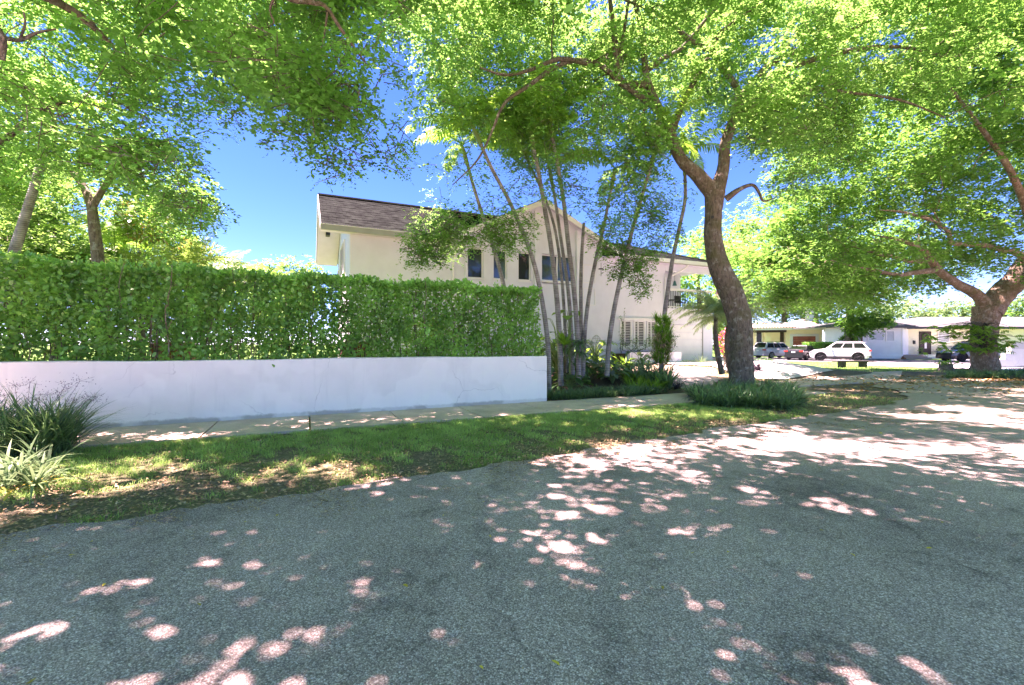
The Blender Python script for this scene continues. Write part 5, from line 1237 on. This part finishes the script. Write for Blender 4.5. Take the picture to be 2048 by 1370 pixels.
    m=MB(); zpl=trunk-.3 if kind=='sedan' else belt-.34; m.box(-hl-.045,-hl-.02,-.16,.16,zpl,zpl+.14); m.build('number_plate',M['plate'],o)
    if kind!='sedan': m=MB(); m.box(xt[0]-.22,xt[0]+.06,-wt*.8,wt*.8,zt-.07,zt-.03); m.build('spoiler',paintm,o)
    o.location=Vector(loc); o.rotation_euler=(0,0,yaw); return o
M['paint_white']=paint('white_car_paint',(.58,.59,.61)); M['paint_black']=simple('black_car_paint',(.012,.013,.017),.3,.05,1.0,spec=.3,coat=.25); M['paint_grey']=paint('grey_car_paint',(.34,.35,.38)); M['paint_dark']=paint('dark_car_paint',(.02,.02,.022))
CG='cars parked along the cross street'
p=W(1678,700,42.6); make_car('parked_car','white SUV with black wheel arches and dark wheels parked across the street',(p[0],p[1],.006),R(146),M['paint_white'],4.65,1.86,1.80,1.17,1.10,.9,'suv',CG,'rim_dark',True,wr=.385)
p=W(1606,700,45.5); make_car('parked_car','black sedan with its tail lights toward the street, between the grey and white SUVs',(p[0],p[1],.006),R(38),M['paint_black'],4.8,1.82,1.46,.98,.92,1.04,'sedan',CG)
p=W(1550,700,50.5); make_car('parked_car','grey family SUV parked on the pale apron before the peach house',(p[0],p[1],.02),R(18),M['paint_grey'],4.9,1.95,1.78,1.12,1.08,.9,'suv',CG)
p=G(1928,723); make_car('parked_car','dark off-road car half hidden behind the thick corner trunk',(p[0]+.4,p[1],.006),R(176),M['paint_dark'],4.3,1.85,1.8,1.15,1.1,.9,'suv',CG,'rim_dark',True,wr=.38)
# ------------------------------------------------------------------ peach house
def face_box(mb,px0,px1,z0,z1,Yd,dep,off=0):   # box facing the street at real distance
    x0=(px0-CX)/FPX*Yd; x1=(px1-CX)/FPX*Yd; mb.box(x0,x1,Yd+off,Yd+off+dep,z0,z1)
PA=R(-24); P0=np.array([X(1572,57.5),57.5]); PAx=np.array([math.cos(PA),math.sin(PA)]); PBx=np.array([-PAx[1],PAx[0]])
def PT(a,b_,z): return np.array([P0[0]+a*PAx[0]+b_*PBx[0],P0[1]+a*PAx[1]+b_*PBx[1],z])
def pa(px,b_=0):
    u=(px-CX)/FPX; q=P0+b_*PBx; return (-q[0]+u*q[1])/(PAx[0]-u*PAx[1])
def pz(py,px,b_=0): return hz(py,PT(pa(px,b_),b_,0)[1])
def pbx(mb,a0,a1,b0,b1,z0,z1): mb.box(a0,a1,b0,b1,z0,z1,T=PT)
M['peach']=stucco('peach_stucco',(.86,.70,.57)); M['cream']=stucco('cream_stucco',(.86,.76,.56)); M['yellowwall']=stucco('yellow_stucco',(.80,.76,.56)); M['greywall']=stucco('pale_grey_stucco',(.78,.78,.78))
t=NT('pink_barrel_tile'); wv=t.n('TexWave',Scale=1.05,bands_direction='X'); t.set(wv.inputs['Vector'],t.coord()); pk=t.ramp(t.noise(3,5),[(.3,(.62,.40,.33)),(.7,(.80,.62,.55))]); pk=t.mix(.6,pk,t.mix(1.0,pk,t.ramp(wv.outputs['Fac'],[(0,.6),(.6,1.0)]),'MULTIPLY')); M['pinktile']=t.done(pk,.8,t.bump(wv.outputs['Fac'],.6,.08))
M['wood_red']=simple('red_stained_wood',(.36,.08,.07),.45,.3,2,spec=.5); M['wood_dark']=simple('dark_door_wood',(.05,.03,.025),.5,.3)
ph=thing('peach_house',PT(2,3,0),'low peach house with a pink barrel tile roof and a dark red garage door','house')
EZp=pz(657.5,1600)-.1; PR=1.4
m=MB(); a1=pa(1645); g0,g1=pa(1584),pa(1633); gt=pz(671,1610)
pbx(m,0,g0,0,7,-.1,EZp-.02); pbx(m,g1,a1,0,7,-.1,EZp-.02); pbx(m,g0,g1,0,7,gt,EZp-.02); pbx(m,g0,g1,.35,7,-.1,gt-.005); m.build('garage_wall',M['peach'],ph)
aL=pa(1470,PR); m=MB(); pbx(m,aL,-.02,PR,6,-.1,EZp-.03); m.build('porch_wall',M['cream'],ph)
m=MB(); pbx(m,pa(1530,.2),pa(1541,.2),.2,.5,-.1,EZp-.03); m.build('porch_pier',M['cream'],ph)
m=MB(); pbx(m,aL,-.02,-.65,-.5,EZp-.35,EZp-.03); m.build('porch_beam',M['wood_dark'],ph)
m=MB(); pbx(m,g0-.22,g0+.10,-.06,-.003,-.1,gt+.18); m.build('garage_surround',M['soffit'],ph); m=MB(); pbx(m,g1-.10,g1+.22,-.06,-.003,-.1,gt+.18); m.build('garage_surround',M['soffit'],ph); m=MB(); pbx(m,g0+.10,g1-.10,-.06,-.003,gt-.1,gt+.18); m.build('garage_lintel',M['soffit'],ph)
m=MB()
for q in range(4): pbx(m,g0+.01,g1-.01,.12,.2,.02+q*(gt/4),(q+1)*(gt/4)-.02)
m.build('garage_door',M['wood_red'],ph)
d0,d1=pa(1560,PR),-.08; m=MB(); pbx(m,d0,d1,PR-.06,PR-.004,0,pz(664,1566,PR)); dd=m.build('front_door',M['wood_dark'],ph); m=MB(); pbx(m,d1-.15,d1-.1,PR-.13,PR-.062,1.0,1.15); m.build('handle',M['rim'],dd)
m=MB(); w0_,w1_=pa(1530,PR)-1.0,pa(1530,PR)-.4; zt_=pz(665,1530,PR); pbx(m,w0_,w1_,PR-.05,PR-.004,.8,zt_); wdw=m.build('window',M['carglass'],ph); m=MB(); pbx(m,w0_-.1,w0_,PR-.07,PR-.004,.7,zt_+.1); pbx(m,w1_,w1_+.1,PR-.07,PR-.004,.7,zt_+.1); m.build('frame',M['white'],wdw)
ae=pa(1652,-.9)
m=MB(); pbx(m,aL-1,ae,-.9,-.78,EZp-.05,EZp+.2); pbx(m,ae-.12,ae,-.78,8,EZp-.05,EZp+.2); m.build('fascia',M['white'],ph)
m=MB(); pbx(m,aL-1,ae-.13,-.77,8,EZp-.015,EZp+.03); m.build('soffit',M['soffit'],ph)
m=MB()
def hip(mb,x0,x1,y0,y1,z0,xr0,xr1,yr,zr,th=.1,TT=None):
    f_=(lambda *p: np.array(p)) if TT is None else TT
    a=f_(x0,y0,z0); b_=f_(x1,y0,z0); c=f_(x1,y1,z0); d=f_(x0,y1,z0); e=f_(xr0,yr,zr); f=f_(xr1,yr,zr)
    for P in ([a,b_,f,e],[b_,c,f],[c,d,e,f],[d,a,e]): mb.prism(P,[p+[0,0,th] for p in P])
hip(m,aL-1,ae,-.95,9.5,EZp+.2,aL+3,a1-1.5,4.3,pz(646,1540,4),TT=PT)
hip(m,-1.6,ae+.02,-.98,7,EZp+.21,pa(1602,3.2),pa(1602,3.2)+.2,3.2,pz(640,1602,3.2),TT=PT)
m.build('roof',M['pinktile'],ph)
m=MB(); q_=aL-1
while q_<ae-.1: m.tube([PT(q_,-1.0,EZp+.30),PT(q_,-.6,EZp+.40)],.10,6); q_+=.32
m.build('eave_tiles',M['pinktile'],ph)
m=MB(); m.tube([PT(ae-.1,-.7,EZp),PT(a1+.1,-.2,EZp-.5),PT(a1-.1,-.08,EZp-.7),PT(a1-.1,-.08,0)],.06,6); m.build('downspout',M['white'],ph,smooth=True)
m=MB(); c_=X(1619,66); m.box(c_-.4,c_+.4,65.6,66.4,3.5,hz(612,66)); m.build('chimney',M['greywall'],ph)
hb2=thing('clipped_hedge',(X(1640,50),50,0),'low clipped box hedge between the black sedan and the peach garage','hedge'); k=9000
P=np.stack([rng.uniform(X(1610,50),X(1665,50),k),rng.uniform(49.3,50.5,k),rng.random(k)**.6*1.75],1); m=MB(); ovals(m,P,rnd_dir(k)+[0,-.2,.3],rnd_dir(k)+[0,0,.5],.14,.09,rng.random(k)*.6); m.build('foliage',M['leaf_hedge'],hb2)
m=MB()
for q in range(24): x_=X(1610,50)+q*.13; m.tube([(x_,49.9,0),(x_+.03,49.9,1.3)],.02,4)
m.build('stems',M['bark'],hb2)
# utility line
ul=thing('power_line',(40,80,9),'thin pale overhead cable crossing behind the far trees','cable'); m=MB(); m.tube(smooth_path([W(1680,607,80),W(1850,603,78),W(2100,592,76)],4),.03,4); m.build('cable_run',M['white'],ul)
# ------------------------------------------------------------------ grey roofed pale house
GY=49.0
M['greytile']=simple('grey_roof_tile',(.11,.118,.118),.95,.25,1.5,.3,14,spec=.04)
gh=thing('grey_roof_house',(X(1800,GY),GY+4,0),'low pale grey house with a grey hipped roof, yellow porch and dark front door','house')
ez=hz(654,GY); WY=GY+2.2
m=MB(); m.box(X(1688,GY),X(1803,GY),GY,GY+3,.45,ez); m.build('wing_wall',M['greywall'],gh)
m=MB(); m.box(X(1688,GY)-.02,X(1803,GY)+.03,GY-.05,GY+3.03,-.1,.45); m.build('plinth',M['white'],gh)
m=MB(); m.box(X(1803,GY)+.04,X(2075,WY),WY,WY+8,-.1,ez-.1); m.build('porch_wall',M['yellowwall'],gh); m=MB(); q0=np.array([X(1803,GY)+.035,GY,0]); q1=np.array([X(1815,WY),WY,0]); PP_=[q0+[0,0,-.1],q1+[0,0,-.1],q1+[0,0,ez-.1],q0+[0,0,ez-.1]]; m.prism(PP_,[p_+[.1,0,0] for p_ in PP_]); m.build('return_wall',M['greywall'],gh)
m=MB(); m.box(X(1803,GY)+.04,X(1920,WY),WY-1.6,WY-.003,-.1,.42); m.build('porch_slab',M['drive'],gh)
m=MB(); hip(m,X(1670,GY),X(1818,GY),GY-.7,GY+7.5,ez+.02,X(1715,GY+3.4),X(1765,GY+3.4),GY+3.4,hz(641,GY+3.4)); hip(m,X(1800,GY),X(2100,GY),WY-1.9,WY+9,ez-.05,X(1850,WY+3),X(2090,WY+3),WY+3.5,hz(635,WY+3)); m.build('roof',M['greytile'],gh)
m=MB(); m.box(X(1670,GY)-.02,X(1818,GY)+.02,GY-.78,GY-.7,ez-.12,ez+.12); m.box(X(1818,GY)+.03,X(2100,GY),WY-1.98,WY-1.9,ez-.2,ez+.02); m.build('fascia',M['metal'],gh)
m=MB(); m.box(X(1670,GY),X(1818,GY),GY-.69,GY-.01,ez-.03,ez+.01); m.box(X(1818,GY),X(2100,GY),WY-1.88,WY,ez-.14,ez-.1); m.build('soffit',M['soffit'],gh)
def fwin(px0,px1,py0,py1,Yd,glass='screen'):
    x0,x1,z1,z0=X(px0,Yd),X(px1,Yd),hz(py0,Yd),hz(py1,Yd); m=MB()
    for a in ((x0,x0+.09,z0,z1),(x1-.09,x1,z0,z1),(x0+.09,x1-.09,z0,z0+.09),(x0+.09,x1-.09,z1-.09,z1)): m.box(a[0],a[1],Yd-.08,Yd-.004,a[2],a[3])
    w=m.build('window',M['white'],gh); m=MB(); m.box(x0+.09,x1-.09,Yd-.03,Yd-.008,z0+.09,z1-.09); m.build('pane',M[glass],w)
M['blind']=simple('pale_blind',(.5,.53,.56),.4,.1)
fwin(1771,1789,661,683,GY,'blind'); fwin(1735,1768,661,682,GY,'blind'); fwin(1700,1722,661,681,GY,'blind'); fwin(1806,1812,662,678,WY,'blind'); fwin(1875,1898,663,685,WY,'blind')
m=MB(); x0,x1=X(1838,WY),X(1861,WY); m.box(x0,x1,WY-.09,WY-.004,.42,hz(663,WY)); dr=m.build('front_door',M['wood_dark'],gh)
m=MB(); c=np.array([(x0+x1)/2,WY-.12,hz(674,WY)]); m.tube([c+np.array([.36*math.cos(t_),0,.36*math.sin(t_)]) for t_ in np.linspace(0,6.283,17)],.07,6); m.build('wreath',M['leaf_far'],dr)
m=MB(); m.box(c[0]-.12,c[0]+.12,WY-.12,WY-.095,c[2]-1.3,c[2]-.5); m.build('door_panel',M['greywall'],dr)
m=MB(); m.box(X(1826,WY),X(1829,WY),WY-.14,WY-.004,1.6,2.0); m.build('wall_lamp',M['metal'],gh)
m=MB()
for q in range(3): m.box(X(1814,WY-3)+.1*q,X(1866,WY-3)-.1*q,WY-2.9+.4*q,WY-1.605,-.05+.14*q,.13+.14*q)
m.build('brick_steps',M['brick'],gh)
# house number plaque strip and porch bench
pb=thing('porch_bench',(X(1890,WY),WY-.6,.42),'grey slatted bench on the yellow porch of the pale house','bench'); x0,x1=X(1878,WY),X(1905,WY); m=MB(); m.box(x0,x1,WY-.75,WY-.3,.84,.9); m.build('seat',M['screen'],pb); m=MB(); m.box(x0,x1,WY-.28,WY-.22,.95,1.3); m.build('backrest',M['screen'],pb)
for a in (x0,x1-.08):
    m=MB(); m.box(a,a+.08,WY-.75,WY-.3,.42,.84); m.build('leg',M['screen'],pb)
for px_,lab in ((1832,'dark potted plant left of the dark front door'),(1868,'dark potted plant right of the dark front door')):
    o=thing('potted_plant',(X(px_,WY),WY-.6,.42),lab,'plant','potted plants beside the front door'); m=MB(); m.lathe((X(px_,WY),WY-.6,.42),[(.001,0),(.14,0),(.2,.3),(.001,.3)],12); m.build('pot',M['metal'],o); k=120; c=np.array([X(px_,WY),WY-.6,.95]); m=MB(); ovals(m,c+rnd_dir(k)*.22,rnd_dir(k),rnd_dir(k),.14,.06,rng.random(k)); m.build('foliage',M['leaf_dark'],o)
# right hand stepped white wall
sw=thing('stepped_wall',(X(2020,30),30,0),'white stepped wall showing right of the thick corner trunk','wall'); m=MB(); YY=31.0
m.box(X(1996,YY),X(2010,YY),YY,YY+.25,-.1,.55); m.box(X(2010,YY)+.003,X(2022,YY),YY,YY+.25,-.1,.95); m.box(X(2022,YY)+.003,X(2120,YY),YY,YY+.3,-.1,1.75); m.build('wall_panel',M['wall'],sw)
M['benchstone']=simple('weathered_stone',(.07,.062,.055),.9,.4,6,.4,30)
# stone bench, stump planter, small props
sb=thing('stone_bench',G(1706,737),'low grey stone slab bench on two blocks beside the driveway','bench'); Y_=31.0
c0=G(1672,736); c1=G(1741,738.5); m=MB(); xa,xb_=X(1670,Y_),X(1742,Y_); m.box(xa,xb_,Y_-.25,Y_+.3,.36,.45); m.build('seat',M['benchstone'],sb)
for a in (X(1680,Y_),X(1722,Y_)): m=MB(); m.box(a,a+.28,Y_-.2,Y_+.25,-.05,.357); m.build('leg',M['benchstone'],sb)
sp_=thing('tree_stump',G(1892,741),'small weathered stump planter with a green sprig on the corner grass','stump'); p=G(1892,741); m=MB(); m.lathe(p,[(.42,-.05),(.36,.15),(.33,.38),(.25,.36),(.001,.34)],12); m.build('stump_wood',M['barkwarm'],sp_,smooth=True); k=90; m=MB(); leaves(m,p+[0,0,.42]+rng.normal(size=(k,3))*[.3,.2,.06],rnd_dir(k)+[0,0,.7],rnd_dir(k),.2,.07,rng.random(k)); m.build('foliage',M['leaf_bright'],sp_)
o=thing('low_plants',G(1520,724),'low dark edging plant between the driveway and the cross street','plant'); m=MB()
for q in range(9): g=G(1503+5*q,722.5)[:2]; tuft(m,g[0],g[1],0,24,.4,.05,c=(0,.5))
m.build('leaves',M['leaf_dark'],o); o.name='edging_plant'
# ------------------------------------------------------------------ light, sky, camera
el,az=SUN_EL,SUN_AZ
sun=bpy.data.lights.new('sun','SUN'); sun.energy=SUN_E; sun.angle=R(.53); sun.color=(1.0,.965,.87)
so=bpy.data.objects.new('sun',sun); COL.objects.link(so)
to=Vector((math.cos(el)*math.sin(az),math.cos(el)*math.cos(az),math.sin(el))); so.rotation_euler=to.to_track_quat('Z','Y').to_euler()
wd=bpy.data.worlds.new('World'); scene.world=wd; wd.use_nodes=True; nt=wd.node_tree; bgn=nt.nodes['Background']
sky=nt.nodes.new('ShaderNodeTexSky'); sky.sky_type='NISHITA'; sky.sun_disc=False; sky.sun_elevation=el; sky.sun_rotation=az%(2*math.pi); sky.air_density=1.0; sky.altitude=SKY_ALT; sky.dust_density=SKY_DUST; sky.ozone_density=SKY_OZ
hs=nt.nodes.new('ShaderNodeHueSaturation'); hs.inputs['Saturation'].default_value=SKY_SAT; nt.links.new(sky.outputs[0],hs.inputs['Color']); nt.links.new(hs.outputs[0],bgn.inputs[0]); bgn.inputs[1].default_value=SKY_S
cam=bpy.data.cameras.new('camera'); cam.sensor_width=36; cam.lens=36*FPX/2048; cam.clip_end=3000; cam.clip_start=.05; cam.shift_y=(HY-685)/2048
co=bpy.data.objects.new('camera',cam); COL.objects.link(co); co.location=(0,0,EYE); co.rotation_euler=(R(90),0,0); scene.camera=co
vs=scene.view_settings; vs.view_transform='Standard'; vs.look='None'; vs.exposure=EXPO; vs.gamma=1
vs.use_white_balance=True; vs.white_balance_temperature=WB_T; vs.white_balance_tint=WB_TINT
scene.render.engine='CYCLES'; cy=scene.cycles; cy.max_bounces=10; cy.diffuse_bounces=7; cy.glossy_bounces=2; cy.transmission_bounces=7; cy.transparent_max_bounces=4; cy.use_denoising=True; cy.caustics_reflective=False; cy.caustics_refractive=False
cy.sample_clamp_indirect=8
